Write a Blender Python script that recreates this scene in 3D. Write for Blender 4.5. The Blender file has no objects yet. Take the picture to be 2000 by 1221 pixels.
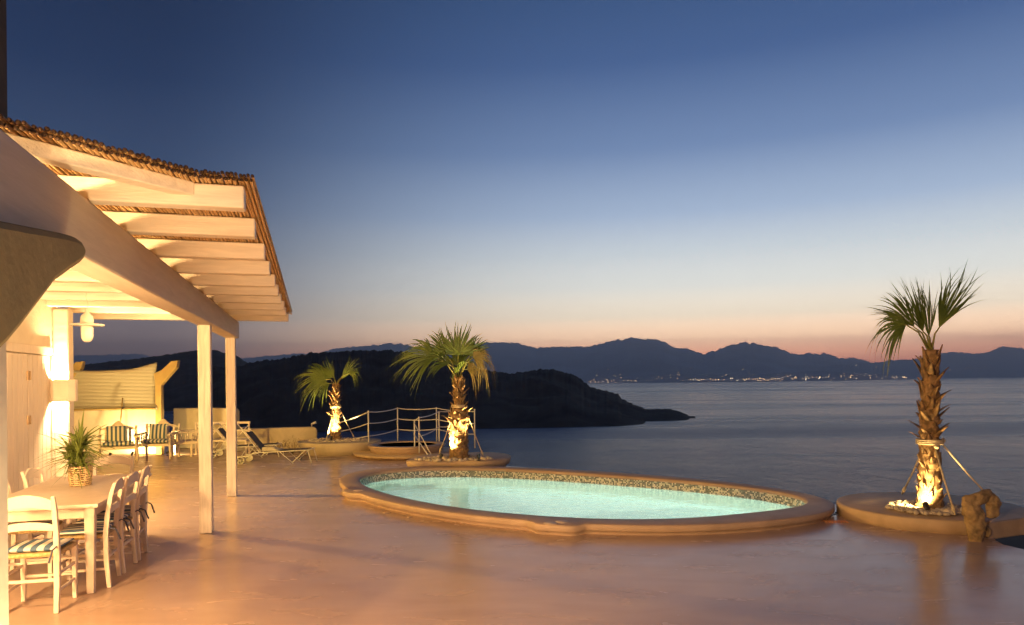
import bpy, bmesh, math, random
from mathutils import Vector, Matrix, noise
import numpy as np
random.seed(7)
PI = math.pi
sc = bpy.context.scene
C = sc.collection

# ------------------------------------------------------------------ camera
ROLL, SH, FPX = -0.0095, 131.5/1400, 1400.0
CAM = Vector((0, 0, 1.75))
cd = bpy.data.cameras.new('camera'); cam = bpy.data.objects.new('camera', cd); C.objects.link(cam)
cd.sensor_width = 36; cd.lens = 36*FPX/2000; cd.shift_y = 131.5/2000
cd.clip_start = 0.05; cd.clip_end = 90000
cam.matrix_world = Matrix.Translation(CAM) @ (Matrix.Rotation(PI/2, 4, 'X') @ Matrix.Rotation(ROLL, 4, 'Z'))
sc.camera = cam

def s2l(r, g, b):
    f = lambda c: (c/255/12.92) if c/255 <= .04045 else ((c/255+.055)/1.055)**2.4
    return (f(r), f(g), f(b), 1)

# ------------------------------------------------------------------ dusk sky
world = bpy.data.worlds.new('World'); sc.world = world; world.use_nodes = True
nt = world.node_tree; N = nt.nodes; L = nt.links; N.clear()
out = N.new('ShaderNodeOutputWorld'); bg = N.new('ShaderNodeBackground'); L.new(bg.outputs[0], out.inputs[0])
tc = N.new('ShaderNodeTexCoord'); nrm = N.new('ShaderNodeVectorMath'); nrm.operation = 'NORMALIZE'; L.new(tc.outputs['Generated'], nrm.inputs[0])
sep = N.new('ShaderNodeSeparateXYZ'); L.new(nrm.outputs[0], sep.inputs[0])
HZ_D, HZ_TOP, HZ_FAR, HZ_EQ = 1.25e-4, 860.0, 16000.0, (.045, .058, .095)
def behind_air(e, c):           # sky radiance that shows as c after its way through the haze
    T = math.exp(-HZ_D*min(HZ_FAR, HZ_TOP/max(e, .001))); lin = s2l(*c)
    return tuple(max(0, (lin[i]-(1-T)*HZ_EQ[i])/T)/4 for i in range(3))+(1,)
def ramp(stops):
    r = N.new('ShaderNodeValToRGB'); L.new(sep.outputs['Z'], r.inputs[0]); e = r.color_ramp.elements
    r.color_ramp.interpolation = 'LINEAR'
    e[0].position = stops[0][0]; e[0].color = behind_air(*stops[0]); e[1].position = stops[-1][0]; e[1].color = behind_air(*stops[-1])
    for p, c in stops[1:-1]:
        q = e.new(p); q.color = behind_air(p, c)
    return r
SKY_SUN = [(0.0, (158, 100, 98)), (.018, (184, 122, 108)), (.035, (220, 160, 134)), (.055, (230, 192, 162)), (.085, (228, 213, 192)), (.125, (216, 217, 212)), (.17, (196, 205, 212)), (.22, (160, 179, 205)), (.30, (112, 137, 177)), (.40, (70, 98, 145)), (.50, (50, 79, 122)), (.65, (32, 54, 94)), (1.0, (18, 32, 64))]
SKY_OFF = [(0.0, (80, 70, 78)), (.03, (98, 88, 94)), (.06, (106, 99, 106)), (.10, (100, 101, 113)), (.17, (80, 92, 116)), (.25, (56, 75, 107)), (.36, (36, 57, 91)), (.50, (24, 43, 73)), (.70, (16, 32, 60)), (1.0, (14, 28, 56))]
ra, rb = ramp(SKY_SUN), ramp(SKY_OFF)
hz = N.new('ShaderNodeVectorMath'); hz.operation = 'MULTIPLY'; L.new(nrm.outputs[0], hz.inputs[0]); hz.inputs[1].default_value = (1, 1, 0)
hn = N.new('ShaderNodeVectorMath'); hn.operation = 'NORMALIZE'; L.new(hz.outputs[0], hn.inputs[0])
dt = N.new('ShaderNodeVectorMath'); dt.operation = 'DOT_PRODUCT'; L.new(hn.outputs[0], dt.inputs[0])
SAZ = math.radians(27); dt.inputs[1].default_value = (math.sin(SAZ), math.cos(SAZ), 0)
mr = N.new('ShaderNodeMapRange'); mr.interpolation_type = 'SMOOTHSTEP'; L.new(dt.outputs['Value'], mr.inputs[0])
mr.inputs[1].default_value = .58; mr.inputs[2].default_value = 1.0
mx = N.new('ShaderNodeMix'); mx.data_type = 'RGBA'; L.new(mr.outputs[0], mx.inputs[0]); L.new(rb.outputs[0], mx.inputs[6]); L.new(ra.outputs[0], mx.inputs[7])
L.new(mx.outputs[2], bg.inputs[0]); bg.inputs[1].default_value = 4.0
sc.view_settings.view_transform = 'Standard'; sc.view_settings.look = 'None'; sc.view_settings.exposure = 0; sc.view_settings.gamma = 1
sc.render.engine = 'CYCLES'
sc.cycles.max_bounces = 8; sc.cycles.sample_clamp_indirect = 4; sc.cycles.caustics_refractive = False; sc.cycles.caustics_reflective = False
sc.cycles.volume_bounces = 1
SEA = -40.0

# ------------------------------------------------------------------ surveying: picture ray -> place in the world
def ray(x, y):
    u = (x-1000)/FPX; w = (610.5-y)/FPX+SH; c, s = math.cos(ROLL), math.sin(ROLL)
    return Vector((u*c-w*s, 1, u*s+w*c))
def at(x, y, z=0.0):
    r = ray(x, y); t = (z-1.75)/r.z; return Vector((r.x*t, t, z))
def atd(x, y, d):
    r = ray(x, y); return Vector((r.x*d, d, 1.75+r.z*d))
BROT = .272; BO = Vector((-1.24, 0, 0))          # building frame: local x outward, local y along the beam
BM = Matrix.Translation(BO) @ Matrix.Rotation(BROT, 4, 'Z')
def bl(o, s, z=0.0): return BM @ Vector((o, s, z))

# ------------------------------------------------------------------ materials
MATS = {}
def mat(name, col, rough=.6, var=.0, scale=4, bump=0, bscale=30, metal=0, stretch=None, col2=None, coat=0, emit=None, es=0, spec=.5, trans=0, ior=1.45, dist=.01):
    if name in MATS: return MATS[name]
    m = bpy.data.materials.new(name); m.use_nodes = True; nt = m.node_tree; n = nt.nodes; l = nt.links
    p = n['Principled BSDF']; c = (*col, 1)
    p.inputs['Base Color'].default_value = c; p.inputs['Roughness'].default_value = rough; p.inputs['Metallic'].default_value = metal
    p.inputs['Specular IOR Level'].default_value = spec; p.inputs['IOR'].default_value = ior
    p.inputs['Transmission Weight'].default_value = trans
    if emit: p.inputs['Emission Color'].default_value = (*emit, 1); p.inputs['Emission Strength'].default_value = es
    t = n.new('ShaderNodeTexCoord'); mp = n.new('ShaderNodeMapping'); l.new(t.outputs['Object'], mp.inputs[0])
    if stretch: mp.inputs['Scale'].default_value = stretch
    if var or col2:
        nz = n.new('ShaderNodeTexNoise'); nz.inputs['Scale'].default_value = scale; nz.inputs['Detail'].default_value = 6; nz.inputs['Distortion'].default_value = .6
        l.new(mp.outputs[0], nz.inputs[0])
        cr = n.new('ShaderNodeValToRGB'); l.new(nz.outputs['Fac'], cr.inputs[0])
        a = tuple(max(0, v*(1-var)) for v in col); b = col2 or tuple(min(1, v*(1+var)) for v in col)
        cr.color_ramp.elements[0].position = .32; cr.color_ramp.elements[0].color = (*a, 1); cr.color_ramp.elements[1].position = .68; cr.color_ramp.elements[1].color = (*b, 1)
        l.new(cr.outputs[0], p.inputs['Base Color'])
    if bump:
        nb = n.new('ShaderNodeTexNoise'); nb.inputs['Scale'].default_value = bscale; nb.inputs['Detail'].default_value = 5; l.new(mp.outputs[0], nb.inputs[0])
        bp = n.new('ShaderNodeBump'); bp.inputs['Strength'].default_value = bump; bp.inputs['Distance'].default_value = dist; l.new(nb.outputs['Fac'], bp.inputs['Height']); l.new(bp.outputs[0], p.inputs['Normal'])
    MATS[name] = m; return m

M_plaster = mat('plaster', (.68, .60, .50), .8, .10, 2.5, .5, 14)
M_corbel = mat('plaster_shaded', (.25, .20, .10), .8, .14, 2.5, .5, 14)  # plaster darkened in colour to stand in for shade on the corbel
M_plaster_deep = mat('plaster_ochre', (.52, .44, .30), .8, .12, 2.5, .5, 14)
M_beam = mat('beam_wood', (.66, .60, .52), .65, .07, 3, .15, 22, stretch=(6, .6, 6))
M_wood = mat('painted_wood', (.80, .74, .64), .5, .10, 5, .35, 20, stretch=(.6, 5, 5))
M_post = mat('post_wood', (.78, .70, .60), .5, .14, 5, .4, 20, stretch=(6, 6, .5))
M_chair = mat('chair_paint', (.80, .69, .57), .42, .05, 9, .15, 60)
M_door = mat('door_paint', (.70, .60, .50), .5, .06, 6, .2, 30, stretch=(3, 3, .4))
M_straw = mat('straw', (.50, .36, .16), .7, .35, 60, .6, 90)
M_reed = mat('reed', (.62, .42, .20), .6, .30, 8, .5, 60, stretch=(9, .7, 9))
M_reeddark = mat('reed_end', (.035, .016, .008), .8)
M_coping = mat('coping_cement', (.44, .32, .23), .55, .12, 3, .25, 40)
M_planter = mat('planter_cement', (.50, .37, .24), .6, .14, 3, .3, 30)
M_white = mat('white_metal', (.72, .70, .62), .35)
M_steel = mat('steel', (.75, .73, .68), .3, metal=.7)
M_rope = mat('rope', (.62, .52, .34), .8, .25, 80, .6, 120)
M_boot = mat('palm_boot', (.22, .13, .055), .75, .45, 12, .5, 50)
M_fibre = mat('palm_fibre', (.24, .15, .07), .9, .5, 18, .9, 60)
M_dark = mat('dark_metal', (.03, .03, .03), .4)
M_stone = mat('pebble', (.55, .48, .38), .6, .35, 3, .2, 20)
M_drift = mat('driftwood', (.33, .23, .11), .7, .45, 9, .8, 25, dist=.02)
M_rock = mat('hillside_rock', (.10, .08, .06), .95, .4, .3, .8, 1.2)
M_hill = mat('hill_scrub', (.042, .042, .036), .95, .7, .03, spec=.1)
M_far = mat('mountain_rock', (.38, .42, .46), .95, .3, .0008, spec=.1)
M_wicker = mat('wicker', (.66, .48, .26), .6, .3, 40, .4, 80)
M_yucca = mat('yucca_leaf', (.14, .19, .035), .45, .3, 5, col2=(.20, .26, .06))
M_frond = mat('palm_leaf', (.075, .135, .018), .45, .3, 4, col2=(.14, .20, .03))
M_frond_pale = mat('palm_leaf_dry', (.30, .28, .08), .5, .3, 6, col2=(.42, .34, .12))
M_petiole = mat('petiole', (.20, .20, .05), .5, .2, 6)
M_shrub = mat('dry_shrub', (.30, .22, .10), .8, .4, 10)
M_sling = mat('sling_mesh', (.12, .10, .08), .8, .2, 10)
M_wrap = mat('rope_white', (.66, .62, .52), .6)
M_frondblk = mat('spot_black', (.02, .02, .02), .5)
M_mat = None

def stripes(name, c1, c2, freq, axis='X', rough=.85):
    m = bpy.data.materials.new(name); m.use_nodes = True; n = m.node_tree.nodes; l = m.node_tree.links; p = n['Principled BSDF']
    t = n.new('ShaderNodeTexCoord'); s = n.new('ShaderNodeSeparateXYZ'); l.new(t.outputs['Object'], s.inputs[0])
    a = n.new('ShaderNodeMath'); a.operation = 'MULTIPLY'; a.inputs[1].default_value = freq; l.new(s.outputs[axis], a.inputs[0])
    f = n.new('ShaderNodeMath'); f.operation = 'FRACT'; l.new(a.outputs[0], f.inputs[0])
    g = n.new('ShaderNodeMath'); g.operation = 'GREATER_THAN'; g.inputs[1].default_value = .5; l.new(f.outputs[0], g.inputs[0])
    x = n.new('ShaderNodeMix'); x.data_type = 'RGBA'; l.new(g.outputs[0], x.inputs[0]); x.inputs[6].default_value = (*c1, 1); x.inputs[7].default_value = (*c2, 1)
    l.new(x.outputs[2], p.inputs['Base Color']); p.inputs['Roughness'].default_value = rough
    return m
M_stripe = stripes('striped_cloth', (.06, .12, .21), (.74, .70, .62), 11)
M_stripe_y = stripes('striped_cloth_cross', (.06, .12, .21), (.74, .70, .62), 11, 'Y')

def mosaic(name, cols, scale, rough=.25):
    m = bpy.data.materials.new(name); m.use_nodes = True; n = m.node_tree.nodes; l = m.node_tree.links; p = n['Principled BSDF']
    t = n.new('ShaderNodeTexCoord'); mp = n.new('ShaderNodeVectorMath'); mp.operation = 'SCALE'; mp.inputs['Scale'].default_value = scale; l.new(t.outputs['UV'], mp.inputs[0])
    fl = n.new('ShaderNodeVectorMath'); fl.operation = 'FLOOR'; l.new(mp.outputs[0], fl.inputs[0])
    wn = n.new('ShaderNodeTexWhiteNoise'); wn.noise_dimensions = '2D'; l.new(fl.outputs[0], wn.inputs[0])
    cr = n.new('ShaderNodeValToRGB'); cr.color_ramp.interpolation = 'CONSTANT'; l.new(wn.outputs['Value'], cr.inputs[0])
    e = cr.color_ramp.elements; e[0].color = (*cols[0][1], 1); e[0].position = 0; e[1].position = cols[1][0]; e[1].color = (*cols[1][1], 1)
    for q, c in cols[2:]:
        k = e.new(q); k.color = (*c, 1)
    # grout lines
    fr = n.new('ShaderNodeVectorMath'); fr.operation = 'FRACTION'; l.new(mp.outputs[0], fr.inputs[0])
    sp = n.new('ShaderNodeSeparateXYZ'); l.new(fr.outputs[0], sp.inputs[0])
    mn = n.new('ShaderNodeMath'); mn.operation = 'MINIMUM'; l.new(sp.outputs[0], mn.inputs[0]); l.new(sp.outputs[1], mn.inputs[1])
    g = n.new('ShaderNodeMath'); g.operation = 'LESS_THAN'; g.inputs[1].default_value = .10; l.new(mn.outputs[0], g.inputs[0])
    x = n.new('ShaderNodeMix'); x.data_type = 'RGBA'; l.new(g.outputs[0], x.inputs[0]); l.new(cr.outputs[0], x.inputs[6]); x.inputs[7].default_value = (.62, .60, .52, 1)
    l.new(x.outputs[2], p.inputs['Base Color']); p.inputs['Roughness'].default_value = rough
    return m
M_mosaic = mosaic('mosaic_band', [(0, (.08, .12, .12)), (.34, (.16, .21, .19)), (.55, (.60, .66, .56)), (.82, (.78, .78, .66))], 42)
M_pooltile = mosaic('pool_tile', [(0, (.55, .76, .70)), (.4, (.66, .83, .75)), (.7, (.45, .66, .63)), (.9, (.78, .90, .76))], 36, .5)

def deck_mat():
    m = bpy.data.materials.new('deck_microcement'); m.use_nodes = True; n = m.node_tree.nodes; l = m.node_tree.links; p = n['Principled BSDF']
    t = n.new('ShaderNodeTexCoord')
    mp = n.new('ShaderNodeMapping'); mp.inputs['Scale'].default_value = (.7, 1.5, 1); mp.inputs['Rotation'].default_value = (0, 0, .25); l.new(t.outputs['Object'], mp.inputs[0])
    n1 = n.new('ShaderNodeTexNoise'); n1.inputs['Scale'].default_value = 1.1; n1.inputs['Detail'].default_value = 8; n1.inputs['Distortion'].default_value = 1.4; l.new(mp.outputs[0], n1.inputs[0])
    cr = n.new('ShaderNodeValToRGB'); l.new(n1.outputs['Fac'], cr.inputs[0]); e = cr.color_ramp.elements
    e[0].position = .28; e[0].color = (.49, .345, .26, 1); e[1].position = .72; e[1].color = (.58, .425, .33, 1); k = e.new(.5); k.color = (.535, .385, .295, 1)
    l.new(cr.outputs[0], p.inputs['Base Color'])
    n2 = n.new('ShaderNodeTexNoise'); n2.inputs['Scale'].default_value = 2.3; n2.inputs['Detail'].default_value = 4; n2.inputs['Distortion'].default_value = .8; l.new(mp.outputs[0], n2.inputs[0])
    mr = n.new('ShaderNodeMapRange'); l.new(n2.outputs['Fac'], mr.inputs[0]); mr.inputs[1].default_value = .2; mr.inputs[2].default_value = .8; mr.inputs[3].default_value = .19; mr.inputs[4].default_value = .31
    l.new(mr.outputs[0], p.inputs['Roughness'])
    n3 = n.new('ShaderNodeTexNoise'); n3.inputs['Scale'].default_value = 4; n3.inputs['Detail'].default_value = 2; n3.inputs['Distortion'].default_value = .2; l.new(mp.outputs[0], n3.inputs[0])
    bp = n.new('ShaderNodeBump'); bp.inputs['Strength'].default_value = .10; bp.inputs['Distance'].default_value = .006; l.new(n3.outputs['Fac'], bp.inputs['Height']); l.new(bp.outputs[0], p.inputs['Normal'])
    return m
M_deck = deck_mat()

def sea_mat():
    m = bpy.data.materials.new('sea_water'); m.use_nodes = True; n = m.node_tree.nodes; l = m.node_tree.links; p = n['Principled BSDF']
    p.inputs['Base Color'].default_value = (.032, .08, .20, 1); p.inputs['Specular Tint'].default_value = (.74, .87, 1, 1); p.inputs['IOR'].default_value = 1.33
    t = n.new('ShaderNodeTexCoord')
    mp = n.new('ShaderNodeMapping'); mp.inputs['Scale'].default_value = (.0007, .0045, 1); mp.inputs['Rotation'].default_value = (0, 0, .10); l.new(t.outputs['Object'], mp.inputs[0])
    n1 = n.new('ShaderNodeTexNoise'); n1.inputs['Scale'].default_value = 1; n1.inputs['Detail'].default_value = 5; n1.inputs['Distortion'].default_value = .5; l.new(mp.outputs[0], n1.inputs[0])
    mr = n.new('ShaderNodeMapRange'); l.new(n1.outputs['Fac'], mr.inputs[0]); mr.inputs[1].default_value = .36; mr.inputs[2].default_value = .66; mr.inputs[3].default_value = .12; mr.inputs[4].default_value = .36
    l.new(mr.outputs[0], p.inputs['Roughness'])
    mp2 = n.new('ShaderNodeMapping'); mp2.inputs['Scale'].default_value = (.22, .5, 1); l.new(t.outputs['Object'], mp2.inputs[0])
    n2 = n.new('ShaderNodeTexNoise'); n2.inputs['Scale'].default_value = 1; n2.inputs['Detail'].default_value = 8; n2.inputs['Roughness'].default_value = .65; l.new(mp2.outputs[0], n2.inputs[0])
    mp3 = n.new('ShaderNodeMapping'); mp3.inputs['Scale'].default_value = (.06, .03, 1); l.new(t.outputs['Object'], mp3.inputs[0])
    n4 = n.new('ShaderNodeTexNoise'); n4.inputs['Scale'].default_value = 1; n4.inputs['Detail'].default_value = 4; n4.inputs['Roughness'].default_value = .7; l.new(mp3.outputs[0], n4.inputs[0])
    ad = n.new('ShaderNodeMath'); ad.operation = 'MULTIPLY_ADD'; ad.inputs[1].default_value = 3.0; l.new(n4.outputs['Fac'], ad.inputs[0]); l.new(n2.outputs['Fac'], ad.inputs[2])
    bp = n.new('ShaderNodeBump'); bp.inputs['Strength'].default_value = 1.0; bp.inputs['Distance'].default_value = 1.3; l.new(ad.outputs[0], bp.inputs['Height']); l.new(bp.outputs[0], p.inputs['Normal'])
    return m
M_sea = sea_mat()

def pool_water_mat():
    m = bpy.data.materials.new('pool_water'); m.use_nodes = True; n = m.node_tree.nodes; l = m.node_tree.links; p = n['Principled BSDF']
    p.inputs['Base Color'].default_value = (.90, 1, .98, 1); p.inputs['IOR'].default_value = 1.33; p.inputs['Transmission Weight'].default_value = 1; p.inputs['Roughness'].default_value = 0.015
    t = n.new('ShaderNodeTexCoord'); n2 = n.new('ShaderNodeTexNoise'); n2.inputs['Scale'].default_value = 5.5; n2.inputs['Detail'].default_value = 4; l.new(t.outputs['Object'], n2.inputs[0])
    bp = n.new('ShaderNodeBump'); bp.inputs['Strength'].default_value = .35; bp.inputs['Distance'].default_value = .03; l.new(n2.outputs['Fac'], bp.inputs['Height']); l.new(bp.outputs[0], p.inputs['Normal'])
    return m
M_pwater = pool_water_mat()

# ------------------------------------------------------------------ mesh helpers
class MB:
    def __init__(s): s.v = []; s.f = []; s.mi = []; s.sm = []
    def add(s, vs, fs, mi=0, smooth=False, M=None):
        b = len(s.v)
        s.v += [tuple(M @ Vector(v)) if M is not None else tuple(v) for v in vs]
        for f in fs: s.f.append(tuple(b+i for i in f)); s.mi.append(mi); s.sm.append(smooth)
        return s
    def box(s, x0, x1, y0, y1, z0, z1, mi=0, M=None):
        vs = [(x, y, z) for z in (z0, z1) for y in (y0, y1) for x in (x0, x1)]
        return s.add(vs, [(0, 2, 3, 1), (4, 5, 7, 6), (0, 1, 5, 4), (2, 6, 7, 3), (0, 4, 6, 2), (1, 3, 7, 5)], mi, False, M)
    def tube(s, pts, r, n=8, mi=0, M=None, caps=True, flat=None):
        pts = [Vector(p) for p in pts]; rr = r if isinstance(r, (list, tuple)) else [r]*len(pts)
        vs = []; fs = []; prev = None
        for i, p in enumerate(pts):
            d = (pts[min(i+1, len(pts)-1)]-pts[max(i-1, 0)]).normalized()
            if prev is None: a = d.orthogonal().normalized()
            else: a = (prev-d*prev.dot(d)); a = a.normalized() if a.length > 1e-6 else d.orthogonal().normalized()
            prev = a; b = d.cross(a)
            for k in range(n):
                t = 2*PI*k/n; vs.append(p+(a*math.cos(t)+b*math.sin(t))*rr[i])
        for i in range(len(pts)-1):
            for k in range(n):
                k2 = (k+1) % n; fs.append((i*n+k, i*n+k2, (i+1)*n+k2, (i+1)*n+k))
        if caps: fs.append(tuple(range(n-1, -1, -1))); fs.append(tuple((len(pts)-1)*n+k for k in range(n)))
        return s.add(vs, fs, mi, n > 5, M)
    def bar(s, p, q, w, h, mi=0, up=(0, 0, 1), M=None, w2=None, h2=None):
        p, q = Vector(p), Vector(q); d = (q-p).normalized(); u = Vector(up); a = d.cross(u)
        a = a.normalized() if a.length > 1e-5 else Vector((1, 0, 0)); u = a.cross(d)
        vs = []
        for c, ww, hh in ((p, w, h), (q, w2 or w, h2 or h)):
            for sa, sb in ((-1, -1), (1, -1), (1, 1), (-1, 1)): vs.append(c+a*sa*ww/2+u*sb*hh/2)
        return s.add(vs, [(3, 2, 1, 0), (4, 5, 6, 7), (0, 1, 5, 4), (1, 2, 6, 5), (2, 3, 7, 6), (3, 0, 4, 7)], mi, False, M)
    def lathe(s, prof, n=32, mi=0, M=None, smooth=True):
        vs = []; fs = []
        for (r, z) in prof:
            for k in range(n): t = 2*PI*k/n; vs.append((r*math.cos(t), r*math.sin(t), z))
        for i in range(len(prof)-1):
            for k in range(n): k2 = (k+1) % n; fs.append((i*n+k, i*n+k2, (i+1)*n+k2, (i+1)*n+k))
        if prof[0][0] > 1e-5: fs.append(tuple(range(n-1, -1, -1)))
        if prof[-1][0] > 1e-5: fs.append(tuple((len(prof)-1)*n+k for k in range(n)))
        return s.add(vs, fs, mi, smooth, M)
    def prism(s, poly, a0, a1, axis='z', mi=0, M=None, smooth=False):
        """outline poly extruded between a0 and a1; axis z: poly=(x,y); axis x: poly=(y,z); axis y: poly=(x,z)"""
        def P(p, a): return {'z': (p[0], p[1], a), 'x': (a, p[0], p[1]), 'y': (p[0], a, p[1])}[axis]
        n = len(poly); vs = [P(p, a0) for p in poly]+[P(p, a1) for p in poly]
        fs = [tuple(range(n-1, -1, -1)), tuple(range(n, 2*n))]+[(i, (i+1) % n, n+(i+1) % n, n+i) for i in range(n)]
        return s.add(vs, fs, mi, smooth, M)
    def loft(s, loops, mi=0, cap0=False, cap1=False, smooth=True, M=None):
        n = len(loops[0]); vs = [v for lp in loops for v in lp]; fs = []
        for i in range(len(loops)-1):
            for k in range(n): k2 = (k+1) % n; fs.append((i*n+k, i*n+k2, (i+1)*n+k2, (i+1)*n+k))
        if cap0: fs.append(tuple(range(n-1, -1, -1)))
        if cap1: fs.append(tuple((len(loops)-1)*n+k for k in range(n)))
        return s.add(vs, fs, mi, smooth, M)
    def sphere(s, c, r, n=10, m=6, mi=0, M=None):
        r = r if isinstance(r, (list, tuple)) else (r, r, r); c = Vector(c); vs = []; fs = []
        for i in range(m+1):
            ph = PI*i/m
            for k in range(n): t = 2*PI*k/n; vs.append((c.x+r[0]*math.sin(ph)*math.cos(t), c.y+r[1]*math.sin(ph)*math.sin(t), c.z-r[2]*math.cos(ph)))
        for i in range(m):
            for k in range(n): k2 = (k+1) % n; fs.append((i*n+k, i*n+k2, (i+1)*n+k2, (i+1)*n+k))
        return s.add(vs, fs, mi, True, M)
    def build(s, name, mats, parent=None, bevel=0, recalc=True, loc=None, rotz=0, sub=0):
        me = bpy.data.meshes.new(name); me.from_pydata(s.v, [], s.f)
        mats = mats if isinstance(mats, (list, tuple)) else [mats]
        for m in mats: me.materials.append(m)
        me.polygons.foreach_set('material_index', s.mi); me.polygons.foreach_set('use_smooth', s.sm)
        if recalc:
            b = bmesh.new(); b.from_mesh(me); bmesh.ops.remove_doubles(b, verts=b.verts, dist=1e-5); bmesh.ops.recalc_face_normals(b, faces=b.faces); b.to_mesh(me); b.free()
        me.update()
        o = bpy.data.objects.new(name, me); C.objects.link(o)
        if parent: o.parent = parent
        if loc is not None: o.location = loc
        if rotz: o.rotation_euler.z = rotz
        if bevel:
            md = o.modifiers.new('edge', 'BEVEL'); md.width = bevel; md.segments = 2; md.limit_method = 'ANGLE'; md.angle_limit = math.radians(40)
        if sub:
            md = o.modifiers.new('smooth', 'SUBSURF'); md.levels = sub; md.render_levels = sub
        return o
def tag(o, label=None, cat=None, group=None, kind=None):
    if label: o['label'] = label
    if cat: o['category'] = cat
    if group: o['group'] = group
    if kind: o['kind'] = kind
    return o
def empty(name, loc=(0, 0, 0), rotz=0, label=None, cat=None, group=None):
    o = bpy.data.objects.new(name, None); C.objects.link(o); o.location = loc; o.rotation_euler.z = rotz; o.empty_display_size = .2
    return tag(o, label, cat, group)
def children(o): return [c for c in bpy.data.objects if c.parent == o]
def copy_tree(o, parent=None):
    c = o.copy(); C.objects.link(c); c.parent = parent
    if o.data and o.type == 'LIGHT': c.data = o.data
    for ch in children(o): copy_tree(ch, c)
    return c
def lamp(kind, name, loc, energy, col, parent=None, size=.05, rot=None, spot=None, blend=.5):
    ld = bpy.data.lights.new(name, kind); ld.energy = energy*LAMPS.get(name, 8); ld.color = col
    if kind == 'AREA': ld.shape = 'DISK'; ld.size = size
    else: ld.shadow_soft_size = size
    if kind == 'SPOT': ld.spot_size = math.radians(spot); ld.spot_blend = blend
    o = bpy.data.objects.new(name, ld); C.objects.link(o); o.location = loc
    if parent: o.parent = parent
    if rot is not None: o.rotation_euler = Vector(rot).to_track_quat('-Z', 'Y').to_euler()
    return o
LAMPS = {'pool_lamp': 7.5}
WARM = (1, .58, .23); WARM2 = (1, .66, .30); GOLD = (1, .66, .24)

# ================================================================== SETTING
# sea
mb = MB(); mb.add([(-30000, 15, SEA), (30000, 15, SEA), (30000, 21000, SEA), (-30000, 21000, SEA)], [(0, 1, 2, 3)])
tag(mb.build('sea', M_sea), kind='structure')

def interp(pts, x):
    if x <= pts[0][0]: return pts[0][1]
    for (a, b), (c, d) in zip(pts, pts[1:]):
        if x <= c:
            t = (x-a)/(c-a); return b+(d-b)*t
    return pts[-1][1]
def ridge(name, prof, shore, depth, x0, x1, m, nx=260, ny=16, rough=.06, nscale=1.0, jag=.6, label=None, power=.8, back=.6):
    mb = MB(); vs = []; fs = []; rows = ny+5
    for i in range(nx+1):
        px = x0+(x1-x0)*i/nx; ds = interp(shore, px); dr = ds*(1+depth); y = interp(prof, px)
        y += jag*(noise.fractal(Vector((px*.06, 3.3, 0)), 1, 2, 3)*1.4+noise.fractal(Vector((px*.16, 1.3, 0)), .7, 2, 4)*2.0)
        r = ray(px, y); zr = max(1.75+r.z*dr, SEA+.5)
        for j in range(rows):
            if j <= ny:
                t = j/ny; d = ds+(dr-ds)*t; z = SEA-1+(zr-SEA+1)*t**power
                q = noise.fractal(Vector((r.x*d*nscale/ds*9, d*nscale/ds*9, 1.7)), 1, 2, 6)
                z += q*rough*(zr-SEA)*math.sin(PI*min(1, t))*1.0
            else:
                k = (j-ny)/5; d = dr+(dr-ds)*back*k; z = zr-(zr-SEA+1)*k
            vs.append((r.x*d, d, z))
    for i in range(nx):
        for j in range(rows-1):
            a = i*rows+j; fs.append((a, a+rows, a+rows+1, a+1))
    mb.add(vs, fs, 0, True); o = mb.build(name, m, recalc=False); tag(o, kind='structure'); return o
HEAD = [(470, 716), (484, 709), (518, 704), (537, 703), (568, 697), (615, 689), (661, 687), (748, 684), (790, 686), (850, 700), (905, 713), (957, 724), (1001, 730), (1025, 726), (1050, 722), (1080, 721.5), (1100, 727), (1118, 731), (1139, 743), (1154, 755), (1178, 761), (1205, 769), (1229, 786), (1241, 791), (1256, 798), (1275, 810), (1292, 831)]
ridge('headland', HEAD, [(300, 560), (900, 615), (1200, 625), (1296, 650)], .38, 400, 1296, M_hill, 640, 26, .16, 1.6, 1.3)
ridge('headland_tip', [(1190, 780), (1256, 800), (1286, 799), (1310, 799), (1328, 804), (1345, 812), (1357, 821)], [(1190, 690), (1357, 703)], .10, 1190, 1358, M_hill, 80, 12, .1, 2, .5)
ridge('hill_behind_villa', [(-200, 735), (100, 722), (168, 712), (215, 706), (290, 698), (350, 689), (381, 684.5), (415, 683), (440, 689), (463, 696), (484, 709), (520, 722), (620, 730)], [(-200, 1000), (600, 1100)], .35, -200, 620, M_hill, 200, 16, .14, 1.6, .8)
FARP = [(-400, 700), (60, 702), (109, 693), (180, 694), (235, 692), (268, 690.5), (285, 694), (292, 697), (330, 702), (400, 704), (465, 700), (500, 698), (560, 692), (605, 690), (622, 692), (650, 681), (700, 678), (750, 672), (780, 670), (800, 675), (830, 677), (880, 676), (930, 671), (955, 669), (1000, 669), (1025, 674), (1050, 680), (1070, 678), (1100, 677.5), (1150, 676), (1175, 670), (1200, 664), (1222, 661), (1235, 658.5), (1245, 661), (1255, 664), (1262, 661.5), (1285, 664), (1297, 667), (1310, 675), (1325, 680), (1345, 681), (1360, 686), (1375, 692), (1390, 687), (1410, 680), (1430, 671), (1440, 672), (1455, 668.5), (1465, 671), (1471, 669.5), (1490, 675), (1500, 677), (1513, 677.5), (1535, 685), (1560, 695), (1580, 690), (1600, 691), (1610, 690), (1625, 694), (1640, 701), (1665, 699), (1700, 707), (1800, 722), (1900, 731)]
ridge('mountain_range', FARP, [(-400, 7000), (1120, 7600), (1300, 7000), (1500, 7000), (1640, 7600), (1780, 9500), (1950, 12500)], .85, -400, 1900, M_far, 1300, 22, .16, 1.3, 1.2, power=1.7, back=.1)
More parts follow.
